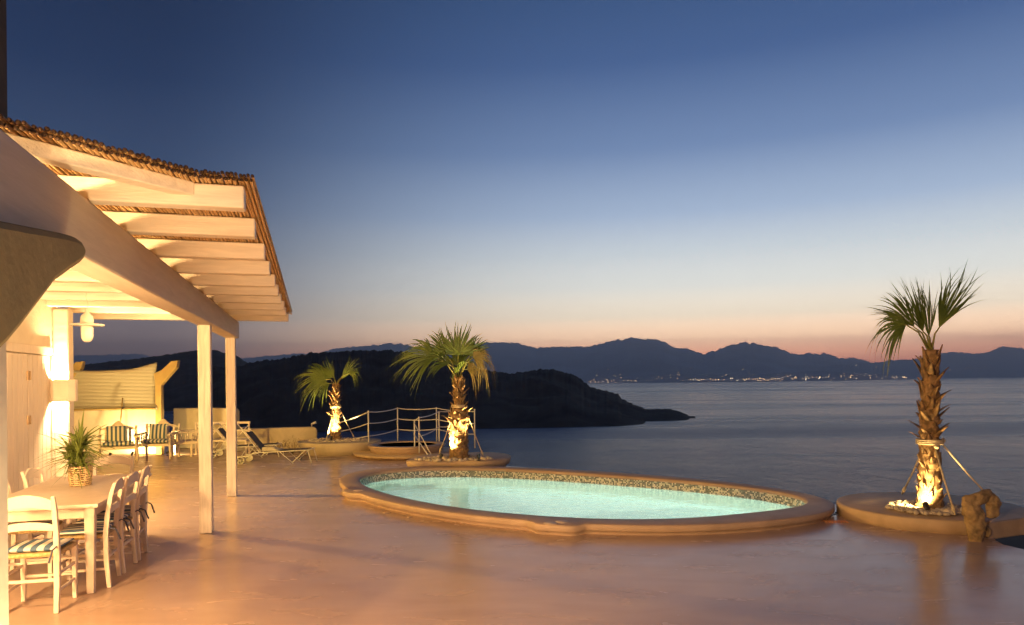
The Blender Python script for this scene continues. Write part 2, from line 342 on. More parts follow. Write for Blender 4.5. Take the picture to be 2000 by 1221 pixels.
ridge('mountain_range_right', [(1480, 731), (1560, 722), (1640, 713), (1700, 708.5), (1750, 703), (1790, 701), (1830, 693), (1860, 686), (1880, 689), (1900, 691), (1925, 689), (1945, 681), (1957, 676), (1975, 678), (2000, 680), (2060, 676), (2150, 690), (2300, 700)], [(1480, 9000), (1650, 10000), (1750, 12000), (1850, 13500), (2300, 13800)], .12, 1480, 2300, M_far, 500, 14, .12, 2, 1.0, power=1.2, back=.1)
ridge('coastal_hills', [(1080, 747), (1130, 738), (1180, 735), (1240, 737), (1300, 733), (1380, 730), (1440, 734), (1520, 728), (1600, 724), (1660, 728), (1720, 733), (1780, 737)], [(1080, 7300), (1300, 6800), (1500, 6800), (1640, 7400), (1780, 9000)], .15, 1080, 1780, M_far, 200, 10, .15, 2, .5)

# town lights across the bay: hundreds of pinpricks
def emitmat(name, col, s):
    m = bpy.data.materials.new(name); m.use_nodes = True; n = m.node_tree.nodes; n.clear(); o = n.new('ShaderNodeOutputMaterial'); e = n.new('ShaderNodeEmission')
    e.inputs[0].default_value = (*col, 1); e.inputs[1].default_value = s; m.node_tree.links.new(e.outputs[0], o.inputs[0]); return m
ML1 = emitmat('lamp_amber', (1, .60, .28), 9); ML2 = emitmat('lamp_white', (1, .76, .50), 8)
mb = MB(); rnd = random.Random(3)
def light_dot(px, y, big=1.0):
    d = interp([(1080, 7000), (1300, 6500), (1500, 6500), (1640, 7000), (1780, 8800), (2000, 12500)], px)
    p = atd(px, y, d*(1.0 if y > 730 else 1.0)); s = d/6500*2.6*big*rnd.uniform(.6, 1.25)
    p.z = max(p.z, SEA+4)
    mb.add([p+Vector(q)*s for q in ((1, 0, 0), (-1, 0, 0), (0, 1, 0), (0, -1, 0), (0, 0, 1), (0, 0, -1))], [(0, 2, 4), (2, 1, 4), (1, 3, 4), (3, 0, 4), (2, 0, 5), (1, 2, 5), (3, 1, 5), (0, 3, 5)], rnd.choice((0, 0, 1)))
for c0, w, nn, yy, sy_ in ((1365, 14, 12, 742, 1.0), (1400, 16, 10, 742, 1.2), (1460, 14, 14, 741.5, 1.4), (1500, 18, 22, 740, 2.0), (1545, 22, 18, 739, 2.2), (1590, 14, 12, 738, 1.6), (1640, 20, 14, 736, 3.2), (1690, 18, 10, 735, 3.4), (1735, 14, 10, 736.5, 1.2), (1765, 8, 6, 737, .8)):
    for _ in range(nn): light_dot(rnd.gauss(c0, w), yy+rnd.gauss(0, sy_), rnd.choice((.7, 1, 1.5)))
for _ in range(34): light_dot(rnd.uniform(1150, 1340), 745-rnd.expovariate(.16), .9)
for _ in range(12): light_dot(rnd.uniform(1150, 1205), 746+rnd.gauss(0, .6), 1)
for _ in range(26): light_dot(rnd.uniform(1340, 1720), 736-rnd.expovariate(.2), .7)
for _ in range(9): light_dot(rnd.gauss(1905, 12), 718+rnd.gauss(0, 1.2), .6)
for _ in range(9): light_dot(rnd.uniform(1840, 1900), 721+rnd.gauss(0, 1.6), .5)
o = mb.build('town_lights', [ML1, ML2], recalc=False); tag(o, 'dotted amber and white lights of the town on the far shore', 'town lights', kind='stuff')

# ------------------------------------------------------------------ pool outline
PC = Vector((.56, 10.75))
# rim outlines: (long half axis, short half axis, turn, gentle harmonics)
cI = (3.586, 1.932, 148.7, [.9816, .0076, .002, .0049, -.0038, .0175, -.0601, -.0077, .0166])
cO = (3.93, 2.274, 146.8, [.9931, .0065, -.0007, .0084, .0017, .0203, -.0384, -.0012, .005])
def rad(c, th):
    A, B, ph, h = c; ph = math.radians(ph); a = math.cos(th-ph)/A; b = math.sin(th-ph)/B; t = math.atan2(b, a)
    return (h[0]+sum(h[2*k-1]*math.cos(k*t)+h[2*k]*math.sin(k*t) for k in range(1, 5)))/math.hypot(a, b)
def bumpf(th, t0, w, a):
    d = (th-t0+PI) % (2*PI)-PI; d = abs(d)/w
    return a*(1 if d < .55 else max(0, .5+.5*math.cos(PI*(d-.55)/.45)) if d < 1 else 0)
b1 = at(1085, 1033, .12); T1 = math.atan2(b1.y-PC.y, b1.x-PC.x)
b2 = at(672, 960, .12); T2 = math.atan2(b2.y-PC.y, b2.x-PC.x)
NP = 220
def oloop(off, z, bump=True):
    r = []
    for k in range(NP):
        th = 2*PI*k/NP; q = rad(cO, th)+off+(bumpf(th, T1, .13, .16)+bumpf(th, T2, .07, .15) if bump else 0); r.append((PC.x+q*math.cos(th), PC.y+q*math.sin(th), z))
    return r
def iloop(off, z):
    return [(PC.x+(rad(cI, 2*PI*k/NP)+off)*math.cos(2*PI*k/NP), PC.y+(rad(cI, 2*PI*k/NP)+off)*math.sin(2*PI*k/NP), z) for k in range(NP)]
pool = empty('swimming_pool', (0, 0, 0), 0, 'oval swimming pool lit from inside with pale mint water and raised rim', 'pool')
mb = MB()
mb.loft([oloop(-.05, -.9), oloop(-.05, -.02), oloop(-.045, .0), oloop(-.043, .040), oloop(-.008, .043), oloop(0, .050), oloop(.001, .108), oloop(-.007, .118), oloop(-.020, .121), iloop(.02, .121), iloop(.004, .112), iloop(0, .095), iloop(0, .07), iloop(.03, .07)])
mb.build('coping', M_coping, pool)
def walled(name, z0, z1, m, off=0.012, floor=None, stepsN=4):
    mb = MB(); me_loops = [iloop(off, z1-(z1-z0)*i/stepsN) for i in range(stepsN+1)]
    mb.loft(me_loops, smooth=True); o = mb.build(name, m, pool, recalc=False)
    uv = o.data.uv_layers.new(name='UVMap'); n = NP
    arc = [0]
    for k in range(n): a, b = me_loops[0][k], me_loops[0][(k+1) % n]; arc.append(arc[-1]+math.dist(a, b))
    for p in o.data.polygons:
        for li in p.loop_indices:
            vi = o.data.loops[li].vertex_index; k = vi % n; row = vi//n
            kk = n if (k == 0 and any(o.data.loops[q].vertex_index % n == n-1 for q in p.loop_indices)) else k
            uv.data[li].uv = (arc[kk], z1-(z1-z0)*row/stepsN)
    o.data.flip_normals(); return o
WL = -.052
walled('mosaic_band', -.075, .08, M_mosaic, .012)
walled('pool_wall', -1.25, -.075, M_pooltile, .014, stepsN=6)
# floor with planar UV
mb = MB(); lp = iloop(.014, -1.25); mb.add(lp+[(PC.x, PC.y, -1.30)], [(k, (k+1) % NP, NP) for k in range(NP)])
fo = mb.build('pool_floor', M_pooltile, pool); uv = fo.data.uv_layers.new(name='UVMap')
for p in fo.data.polygons:
    for li in p.loop_indices: v = fo.data.vertices[fo.data.loops[li].vertex_index].co; uv.data[li].uv = (v.x, v.y)
# shallow ledge steps at left end
SC = at(705, 937, .12)
for i, (rr, zz) in enumerate([(2.3, -.82), (1.75, -.52), (1.2, -.26)]):
    mb = MB(); poly = []
    cx, cy = SC.x-.25, SC.y+.4
    for k in range(NP):
        th = 2*PI*k/NP; r = rad(cI, th)-.01; x, y = PC.x+r*math.cos(th), PC.y+r*math.sin(th)
        if math.hypot(x-cx, y-cy) < rr: poly.append((x, y))
    # order along wall then close by arc around (cx,cy)
    poly = poly[:]; a0 = math.atan2(poly[-1][1]-cy, poly[-1][0]-cx); a1 = math.atan2(poly[0][1]-cy, poly[0][0]-cx)
    if a1 > a0: a0 += 2*PI
    arcp = [(cx+rr*math.cos(a0+(a1-a0)*t/24), cy+rr*math.sin(a0+(a1-a0)*t/24)) for t in range(1, 24)]
    mb.prism(poly+arcp, -1.28, zz); so = mb.build('pool_step', M_pooltile, pool)
    uv = so.data.uv_layers.new(name='UVMap')
    for p in so.data.polygons:
        for li in p.loop_indices:
            v = so.data.vertices[so.data.loops[li].vertex_index].co; uv.data[li].uv = (v.x+v.y*.001, v.y if abs(p.normal.z) > .5 else v.z)
mb = MB(); lp = iloop(.012, WL); mb.add(lp, [tuple(range(NP))]); wo = mb.build('water', M_pwater, pool, recalc=False)
# skimmer lids on the rim
for (x, y) in ((1075, 1022), (1098, 1019), (700, 958)):
    mb = MB(); mb.lathe([(.0, .004), (.075, .004), (.08, .0)], 24); q = at(x, y, .1215); mb.build('skimmer_lid', mat('lid', (.60, .48, .38), .5), pool, loc=q)
# underwater lamps on the near wall, below the rim
for k, th in enumerate([-1.25, -1.75, -2.25, -2.75, -.75, -.3]):
    r = rad(cI, th)-.10; p = Vector((PC.x+r*math.cos(th), PC.y+r*math.sin(th), -.62))
    mb = MB(); mb.lathe([(0, 0), (.09, 0), (.11, .02), (.11, .05), (0, .05)], 20); di = Vector((-math.cos(th), -math.sin(th), 0))
    f = mb.build('pool_light', M_steel, pool, loc=p-di*.07); f.rotation_euler = di.to_track_quat('Z', 'Y').to_euler()
    lamp('AREA', 'pool_lamp', p+di*.01, 28, (.92, 1, .84), pool, .20, (di.x, di.y, -.08))

# ------------------------------------------------------------------ terrace decks
def slab(name, outer, z, thick, m, hole=None, kind='structure'):
    bm = bmesh.new(); loops = [outer]+([hole] if hole else []); edges = []; rings = []
    for lp in loops:
        vs = [bm.verts.new((p[0], p[1], z)) for p in lp]; rings.append(vs)
        for i in range(len(vs)): edges.append(bm.edges.new((vs[i], vs[(i+1) % len(vs)])))
    bmesh.ops.triangle_fill(bm, use_beauty=True, use_dissolve=False, edges=edges)
    for f in bm.faces:
        if f.normal.z < 0: f.normal_flip()
    for vs in rings:
        lo = [bm.verts.new((v.co.x, v.co.y, z-thick)) for v in vs]
        for i in range(len(vs)): j = (i+1) % len(vs); bm.faces.new((vs[i], vs[j], lo[j], lo[i]))
    me = bpy.data.meshes.new(name); bm.to_mesh(me); bm.free(); me.materials.append(m); o = bpy.data.objects.new(name, me); C.objects.link(o); tag(o, kind=kind); return o
def V2(p): return (p.x, p.y)
def ring_pt(th, off=-.10): q = rad(cO, th)+off; return (PC.x+q*math.cos(th), PC.y+q*math.sin(th))
thA = math.atan2(at(1628, 986, 0).y-PC.y, at(1628, 986, 0).x-PC.x)          # right end of rim
thB = math.atan2(at(664, 962, 0).y-PC.y, at(664, 962, 0).x-PC.x)            # left end of rim
front = []
a = thB if thB < 0 else thB-2*PI
n = 50
for i in range(n+1): front.append(ring_pt(a+(thA-a)*i/n))
edge_line = [at(x, y, 0) for x, y in ((662, 963), (620, 955), (560, 948.5), (500, 945), (430, 942), (300, 936))]
outer = front[:]                                                             # left to right along the near rim
outer += [V2(at(1648, 989, 0)), (3.98, 9.0), (4.5, 9.4), (5.6, 9.0), V2(at(1935, 1042, 0)), V2(at(1945, 1056, 0)), V2(at(1960, 1064, 0)), V2(at(2000, 1073, 0)), V2(at(2100, 1090, 0)), (6.2, 5.0), (7.5, 0), (7.5, -5), (-9, -5), (-9, 6)]
outer += [V2(bl(-3.2, 12.2)), V2(edge_line[-1])]+[V2(p) for p in edge_line[-2:0:-1]]
slab('terrace_deck', outer, 0, .9, M_deck)
M_deck2 = M_deck
back = [(-16, 8), (-9.3, 8.5), (-3.2, 9.8)]
k0 = thB-.08 if thB > 0 else thB-.08+2*PI
arcb = []
th_end = math.atan2(13.7-PC.y, .9-PC.x)
k0 = (thB+2*PI) % (2*PI)+.10
for i in range(24): arcb.append(ring_pt(k0+(th_end-k0)*i/23, -.15))
back += arcb+[(.9, 14.9), (.2, 15.6), (-1.3, 16.6), (-1.5, 19.9), (-4.6, 20.2), (-5.5, 21.2), (-8, 22), (-17, 22)]
slab('lower_deck', back, -.15, .9, M_deck)
# rocky slope below the terrace
mb = MB(); vs = []; fs = []; nx, ny = 60, 40
for i in range(nx+1):
    for j in range(ny+1):
        x = -60+120*i/nx; t = j/ny; y = 2+100*t**1.5
        base = (-.55 if x > 5 else -1.7)-max(0, y-11)*.75-max(0, x-9)*.6
        z = base+noise.fractal(Vector((x*.15, y*.15, 0)), 1, 2, 5)*.35*min(1, .2+t*3)
        vs.append((x, y, max(z, SEA-1)))
for i in range(nx):
    for j in range(ny): a = i*(ny+1)+j; fs.append((a, a+ny+1, a+ny+2, a+1))
mb.add(vs, fs, 0, True); tag(mb.build('rocky_slope', M_rock, recalc=False), kind='structure')

# ================================================================== VILLA + PERGOLA
house = empty('villa', BO, BROT, 'plastered villa wall with plank shutters beside the pergola and dark chimney stack above', 'house')
mb = MB(); mb.box(-6, -1.9, -4, 9.95, 0, 2.86); mb.box(-1.9, -1.72, 9.72, 9.95, 0, 2.69); mb.build('wall', M_plaster, house, bevel=.03)
mb = MB(); mb.box(-3.4, -2.29, 8.7, 9.6, 2.86, 7.6); mb.build('chimney', mat('chimney_dark', (.08, .06, .05), .9, .2, 3, .5, 10), house, bevel=.05)
mb = MB(); mb.box(-1.9, -1.865, 8.15, 9.66, 2.10, 2.20); mb.box(-1.9, -1.86, 8.08, 8.16, 0, 2.10); mb.box(-1.9, -1.86, 9.60, 9.67, 0, 2.10); mb.build('door_frame', M_door, house, bevel=.006)
for k, (a, b) in enumerate(((8.17, 8.87), (8.885, 9.59))):
    mb = MB(); w = (b-a)/5
    for i in range(5): mb.box(-1.905, -1.878, a+i*w+.004, a+(i+1)*w-.004, .03, 2.09)
    dr = mb.build('shutter_door', M_door, house, bevel=.005)
    for z in (.45, 1.35, 1.85):
        mb = MB(); mb.bar((-1.872, b-.03 if k == 0 else a+.03, z-.05), (-1.872, b-.03 if k == 0 else a+.03, z+.05), .02, .012); mb.build('hinge', mat('hinge_metal', (.40, .28, .16), .5), dr)
# sconce on the wall end
sco = empty('wall_sconce', bl(-1.76, 9.70, 1.67), BROT, 'square plaster up and down light on the bright wall end left of the pendant', 'wall lamp')
mb = MB(); mb.prism([(-.13, .0), (-.13, -.10), (-.07, -.17), (.09, -.17), (.15, -.10), (.15, 0), (.13, 0), (.13, -.09), (.08, -.15), (-.06, -.15), (-.11, -.09), (-.11, 0)], -.135, .135); mb.build('shade', M_plaster, sco, bevel=.006)
lamp('SPOT', 'sconce_lamp', (0, -.09, .05), 34, WARM2, sco, .03, (0, .12, 1), 150, .6)
lamp('SPOT', 'sconce_lamp', (0, -.09, -.05), 34, WARM2, sco, .03, (0, .12, -1), 150, .6)

perg = empty('pergola', BO, BROT, 'white timber pergola with reed roof reaching out from the villa on two square posts', 'pergola')
# main beam, its lower edge curves down towards the near column
bot = [(1.2, 2.30), (2.3, 2.30), (2.75, 2.335), (2.9, 2.37), (3.2, 2.385), (4, 2.39), (6, 2.40), (9, 2.425), (11.65, 2.44)]
mb = MB(); mb.prism(bot+[(11.65, 2.695), (6, 2.695), (1.2, 2.695)], -.10, .10, 'x'); mb.build('beam', M_beam, perg, bevel=.012)
for s in (8.70, 11.48):
    mb = MB(); mb.box(-.075, .06, s-.07, s+.075, 0, 2.425 if s < 10 else 2.44); mb.box(-.078, .0, s-.072, s+.01, 0, 2.42); mb.build('post', M_post, perg, bevel=.012)
tips = [3.82, 4.62, 5.50, 6.33, 7.14, 7.92, 8.73, 9.55, 10.36, 11.38]
for i, s in enumerate(tips):
    mb = MB(); j = random.uniform(-.006, .006)
    mb.box(-1.9, .85+j, s-.01, s+.10, 2.698, 2.82); ro = mb.build('rafter', M_wood, perg, bevel=.010)
# extra rafters on the house side nearer the viewer
for s in (2.95, 2.1, 1.3):
    mb = MB(); mb.box(-1.9, min(.6, (s-3.30)/.9-.05), s, s+.1, 2.698, 2.82); mb.build('rafter', M_wood, perg, bevel=.010)
def es(o): return 3.23+.97*o
mb = MB(); mb.bar((-1.9, es(-1.9)+.05, 2.786), (.57, es(.57)+.05, 2.786), .09, .072); mb.build('fascia_board', M_wood, perg, bevel=.008)
mb = MB(); rnd = random.Random(5)
o = -1.88
def near_edge(o): return 3.13+.93*o if o < .62 else 3.71+.15*(o-.62)
while o < .89:
    r = rnd.uniform(.008, .0115); zc = 2.822+r+.003*math.sin(o*9); s0 = near_edge(o)+rnd.uniform(-.012, .012); s1 = 11.62+rnd.uniform(-.04, .03)
    segs = 7; pts = [(o+rnd.uniform(-.004, .004), s0+(s1-s0)*k/segs, zc+rnd.uniform(-.004, .006)) for k in range(segs+1)]
    mb.tube(pts, r, 6, 0, caps=False); mb.tube([(pts[0][0], s0-.002, zc), (pts[0][0], s0+.004, zc)], r*1.0, 6, 1)
    r2 = rnd.uniform(.008, .012)
    mb.tube([(o+.01, s0+.002, zc+r+r2+.004), (o+.012, s1-rnd.uniform(0, .1), zc+r+r2+.006+rnd.uniform(0, .01))], r2, 6, 0, caps=False)
    mb.tube([(o+.01, s0-.004, zc+r+r2+.004), (o+.01, s0+.006, zc+r+r2+.004)], r2*1.02, 6, 1)
    o += r*2+.0015
# binding wires
mb.build('reed_roof', [M_reed, M_reeddark], perg, recalc=False)
mb = MB(); mb.prism([(-1.9, 2.0), (.60, 4.05), (.87, 4.1), (.87, 11.5), (-1.9, 11.5)], 2.872, 2.884); mb.build('roof_felt', M_reeddark, perg)
# lamps fixed along the inner face of the beam
for s in (4.15, 6.0, 7.9, 9.9):
    mb = MB(); mb.box(-.17, -.10, s-.05, s+.05, 2.46, 2.52); f = mb.build('beam_lamp', M_dark, perg, bevel=.004)
    lamp('SPOT', 'beam_bulb', (-.19, s, 2.50), 6, WARM2, perg, .03, (-.9, 0, .0), 165, .5)

# near column and its corbel
col = empty('plaster_column', bl(-.05, 2.55), BROT, 'plaster column at the left edge with a rounded corbel under the beam', 'column')
mb = MB(); mb.box(-.30, .15, -.25, .23, 0, 2.30); mb.build('shaft', M_plaster, col, bevel=.04)
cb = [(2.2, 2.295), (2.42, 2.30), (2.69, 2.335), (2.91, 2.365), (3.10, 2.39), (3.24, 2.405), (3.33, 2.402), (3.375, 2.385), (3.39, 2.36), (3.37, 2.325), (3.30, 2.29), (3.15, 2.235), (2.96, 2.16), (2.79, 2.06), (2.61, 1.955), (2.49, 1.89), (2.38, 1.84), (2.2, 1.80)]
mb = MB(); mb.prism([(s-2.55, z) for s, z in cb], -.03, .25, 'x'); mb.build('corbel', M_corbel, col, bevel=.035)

# pendant lamps
def pendant(o_, s_, zb, label, e=0):
    t = empty('pendant_lamp', bl(o_, s_, zb), BROT, label, 'pendant lamp', 'pendant lamps under the pergola'); t.scale = (.88, .88, 1)
    mb = MB(); mb.tube([(0, 0, .36), (.012, 0, .42), (-.01, 0, .5), (.0, 0, 2.69-zb)], .004, 6); mb.build('cable', M_wrap, t)
    mb = MB(); mb.lathe([(.0, .38), (.018, .375), (.022, .34), (.035, .32), (.062, .295), (.07, .26), (.07, .215), (.178, .212), (.182, .198), (.07, .196), (.066, .19)], 32); mb.build('shade', M_white, t)
    mb = MB(); mb.lathe([(.064, .196), (.064, .10), (.060, .068), (.044, .04), (.02, .028), (0, .026)], 28); mb.build('glass', mat('opal_glass', (.85, .78, .66), .3, emit=(1, .66, .38), es=.15), t)
    if e: lamp('POINT', 'bulb', (0, 0, -.06), e, WARM, t, .04)
    return t
p = atd(170, 645, 7.4); q = BM.inverted() @ p
pendant(q.x, q.y, p.z-.15, 'white enamel pendant lamp with opal glass hanging over the dining table')
pendant(-1.35, 4.4, 2.1, 'white enamel pendant lamp lit near the villa wall outside the picture', 34)

# ================================================================== DINING SET
def make_chair():
    t = empty('dining_chair', (0, 0, 0)); m = M_chair
    for sx in (-1, 1):
        mb = MB(); mb.bar((sx*.185, .185, 0), (sx*.185, .19, .445), .030, .030, w2=.040, h2=.040); mb.build('leg', m, t, bevel=.005)
        pts = [(0, -.215, .0, .034), (0, -.195, .22, .040), (0, -.19, .44, .042), (0, -.205, .62, .038), (0, -.235, .80, .034), (0, -.265, .90, .026)]
        mb = MB(); loops = [[(sx*.19+a*w/2, y+b*w/2, z) for a, b in ((-1, -1), (1, -1), (1, 1), (-1, 1))] for _, y, z, w in pts]
        mb.loft(loops, cap0=True, cap1=True, smooth=False); mb.build('leg', m, t, bevel=.006)
    mb = MB()
    for sx in (-1, 1):
        for z in (.16, .29): mb.bar((sx*.187, -.195, z), (sx*.187, .185, z), .018, .022)
    for z in (.20, .33): mb.bar((-.185, .187, z), (.185, .187, z), .018, .022, up=(0, 0, 1))
    mb.bar((-.185, -.195, .25), (.185, -.195, .25), .018, .024); mb.build('stretcher', m, t, bevel=.004)
    mb = MB(); mb.lathe([(0, 0), (1, 0), (1.03, .5), (1, 1), (0, 1.0)], 4, smooth=False, M=Matrix.Translation((0, -.0, .425)) @ Matrix.Diagonal((.285, .275, .035, 1)) @ Matrix.Rotation(PI/4, 4, 'Z'))
    mb.build('seat', M_straw, t, bevel=.012)
    def rail(z0, z1, arc, yy, name, arc0=0):
        mb = MB(); n = 12; top = []; bo = []
        for i in range(n+1):
            u = -1+2*i/n; x = u*.178; top.append((x, z1+arc*math.cos(u*PI/2)**.8 if abs(u) < 1 else z1)); bo.append((x, z0+arc0*math.cos(u*PI/2)))
        loops = []
        for i in range(n+1):
            u = -1+2*i/n; y = yy-.02*math.cos(u*PI/2); loops.append([(top[i][0], y-.01, bo[i][1]), (top[i][0], y+.01, bo[i][1]), (top[i][0], y+.01, top[i][1]), (top[i][0], y-.01, top[i][1])])
        mb.loft(loops, cap0=True, cap1=True, smooth=False); mb.build(name, m, t, bevel=.004)
    rail(.79, .865, .05, -.245, 'top_rail', .028); rail(.625, .675, .03, -.213, 'back_slat', .02)
    return t
proto = make_chair(); first = [True]
def place_chair(o_, s_, rot, label):
    c = proto if first[0] else copy_tree(proto); first[0] = False
    c.location = bl(o_, s_); c.rotation_euler.z = BROT+rot; tag(c, label, 'chair', 'white taverna chairs round the dining table'); return c
chairs = [(-.885, 6.11, -.04, 'white wooden chair with its back to the viewer at the near table end'),
          (-.72, 6.72, PI/2+.03, 'first white chair on the terrace side of the table, nearest the viewer'),
          (-.70, 7.20, PI/2-.05, 'white chair in the middle of the three on the terrace side'),
          (-.69, 7.67, PI/2+.04, 'white chair on the terrace side of the table, farthest from the viewer'),
          (-1.03, 8.70, PI+.03, 'white chair facing the viewer at the far end of the table'),
          (-1.28, 7.15, -PI/2+.06, 'white chair against the shutters, nearer the left picture edge'),
          (-1.26, 7.85, -PI/2-.04, 'white chair against the shutters beside the bright wall end')]
for c in chairs: place_chair(*c)
# table
tb = empty('dining_table', bl(-1.0, 7.38), BROT, 'long white wooden dining table under the pergola', 'table')
TS = 1.05; TW = .47
mb = MB(); mb.box(-TW, TW, -TS, TS, .722, .752); mb.build('tabletop', M_chair, tb, bevel=.006)
mb = MB()
for x in (-TW+.06, TW-.08): mb.box(x, x+.02, -TS+.1, TS-.1, .63, .7215)
for y in (-TS+.06, TS-.08): mb.box(-TW+.1, TW-.1, y, y+.02, .63, .7215)
mb.build('apron', M_chair, tb, bevel=.003)
for sx in (-1, 1):
    for sy in (-1, 1):
        mb = MB(); x, y = sx*(TW-.075), sy*(TS-.075); mb.bar((x, y, 0), (x, y, .7215), .055, .055, up=(0, 1, 0), w2=.082, h2=.082); mb.build('leg', M_chair, tb, bevel=.005)
# seat cushions with dark ties
def cushion(o_, s_, rot, label, m=M_stripe, z=.462, sz=.37):
    t = empty('seat_cushion', bl(o_, s_, z), BROT+rot, label, 'cushion', 'striped seat cushions on the dining chairs')
    mb = MB(); n = 12; loops = []
    vs = []; fs = []
    for sgn in (1, -1):
        for i in range(n+1):
            for j in range(n+1):
                u, v = -1+2*i/n, -1+2*j/n; e = (1-abs(u)**4)*(1-abs(v)**4); vs.append((u*sz/2, v*sz/2*.98, .022+sgn*(.006+.018*e**.5)))
    for g in range(2):
        for i in range(n):
            for j in range(n):
                a = g*(n+1)**2+i*(n+1)+j; f = (a, a+n+1, a+n+2, a+1); fs.append(f if g == 0 else f[::-1])
    mb.add(vs, fs, 0, True); K = (n+1)**2
    rim = [i*(n+1) for i in range(n+1)]+[n*(n+1)+j for j in range(1, n+1)]+[i*(n+1)+n for i in range(n-1, -1, -1)]+[j for j in range(n-1, 0, -1)]
    b = 0; mb.add([vs[r] for r in rim]+[vs[r+K] for r in rim], [(k, (k+1) % len(rim), len(rim)+(k+1) % len(rim), len(rim)+k) for k in range(len(rim))], 0, True)
    mb.build('pad', m, t)
    for sx in (-1, 1):
        mb = MB(); mb.tube([(sx*.17, -.17, .02), (sx*.20, -.235, .05), (sx*.185, -.27, .03), (sx*.17, -.30, -.06)], .007, 6); mb.build('tie', mat('cushion_tie', (.06, .07, .12), .8), t)
for (o_, s_, r_, _), lab in zip(chairs, ('blue and white striped cushion on the chair seen from behind', 'striped cushion on the terrace side chair nearest the viewer', 'striped cushion on the middle terrace side chair', 'striped cushion on the farthest terrace side chair', None, 'striped cushion on the shutter side chair at the left edge', None)):
    if lab: cushion(o_, s_, r_, lab)
# basket with yucca
pb = at(157, 948, .755)
bk = empty('wicker_basket', pb, 0, 'round woven wicker basket on the dining table', 'basket')
mb = MB()
for i in range(9):
    z = .01+i*.021; R = .085+.012*math.sin(i/8*PI*.8); pts = [((R+.005*(-1)**(k+i))*math.cos(2*PI*k/24), (R+.005*(-1)**(k+i))*math.sin(2*PI*k/24), z) for k in range(25)]; mb.tube(pts, .008, 6)
for k in range(12): a = 2*PI*k/12; mb.tube([(.088*math.cos(a), .088*math.sin(a), .0), (.098*math.cos(a), .098*math.sin(a), .1), (.088*math.cos(a), .088*math.sin(a), .195)], .006, 6)
mb.lathe([(0, .004), (.08, .004), (.08, .012), (0, .012)], 20); mb.build('weave', M_wicker, bk)
pl = empty('yucca_plant', pb+Vector((0, 0, .03)), 0, 'spiky green yucca standing in the basket on the table', 'plant')
mb = MB(); mb.tube([(0, 0, 0), (.01, 0, .12), (.02, .0, .30)], [.03, .022, .018], 8); mb.tube([(0, 0, .02), (-.04, .03, .25)], [.02, .014], 8); mb.build('stem', M_boot, pl)
mb = MB(); rnd = random.Random(9)
def blade(mb, base, d, Ln, w, droop, nseg=6, roll=0):
    d = Vector(d).normalized(); side = d.cross(Vector((0, 0, 1))); side = side.normalized() if side.length > .05 else Vector((1, 0, 0)); side = Matrix.Rotation(roll, 3, d) @ side
    up = side.cross(d); vs = []
    for k in range(nseg+1):
        t = k/nseg; p = Vector(base)+d*Ln*t-Vector((0, 0, 1))*droop*Ln*t*t; ww = w*(1-t)**.7*min(1, .5+t*3)
        vs += [p-side*ww/2+up*ww*.12, p-up*ww*.10, p+side*ww/2+up*ww*.12]
    fs = []
    for k in range(nseg): a = k*3; fs += [(a, a+1, a+4, a+3), (a+1, a+2, a+5, a+4)]
    mb.add(vs, fs, 0, True)
for (cx, cy, cz, nn, sc_) in ((.0, 0, .34, 100, 1.0), (-.09, .03, .24, 80, .85), (.03, -.04, .2, 60, .8)):
    for _ in range(nn):
        a = rnd.uniform(0, 2*PI); el = rnd.uniform(-.15, 1.45); d = (math.cos(a)*math.cos(el), math.sin(a)*math.cos(el), math.sin(el))
        blade(mb, (cx, cy, cz+rnd.uniform(-.08, .06)), d, sc_*rnd.uniform(.26, .44), rnd.uniform(.018, .030), rnd.uniform(.1, .6), 6, rnd.uniform(-.5, .5))
mb.build('leaves', M_yucca, pl, recalc=False)

# ================================================================== BACK AREA (lower deck, z -.15)
ZB = -.15
# parapets
def wall_thing(p, q, h, th, label, name='parapet_wall', m=M_plaster, hq=None, capr=.04):
    p, q = Vector(p), Vector(q); d = q-p; Ln = d.length; t = empty(name, p, math.atan2(d.y, d.x), label, 'wall')
    mb = MB(); hq = hq or h; n = 10
    mb.prism([(0, 0)]+[(Ln, 0), (Ln, hq-.10), (Ln-.03, hq-.03), (Ln-.10, hq)]+[(0, h)], -th/2, th/2, 'y'); mb.build('masonry', m, t, bevel=capr); return t
w1 = at(616, 877, ZB); w0 = at(462, 882, ZB); w0 = w1+(w0-w1)*1.0
wall_thing(at(440, 883, ZB)+Vector((0, .2, 0)), w1+Vector((0, .2, 0)), .62, .22, 'low pale parapet wall with rounded end behind the loungers', m=M_plaster_deep)
wall_thing(at(300, 884, ZB)+Vector((0, 1.3, 0)), at(440, 884, ZB)+Vector((0, .9, 0)), 1.18, .22, 'taller dim parapet between the reed screen and the posts', m=M_plaster_deep)
# small lamp on the parapet
p = at(606, 833, .50); sl = empty('parapet_lamp', (w1.x-.15, w1.y+.2, .47), 0, 'tiny white lamp standing on the end of the low parapet', 'lamp')
mb = MB(); mb.tube([(0, 0, 0), (0, 0, .05), (.03, 0, .08)], .012, 8); mb.build('stem', M_white, sl)
mb = MB(); mb.tube([(-.02, 0, .07), (.12, 0, .12)], [.022, .035], 10); mb.build('head', M_white, sl)

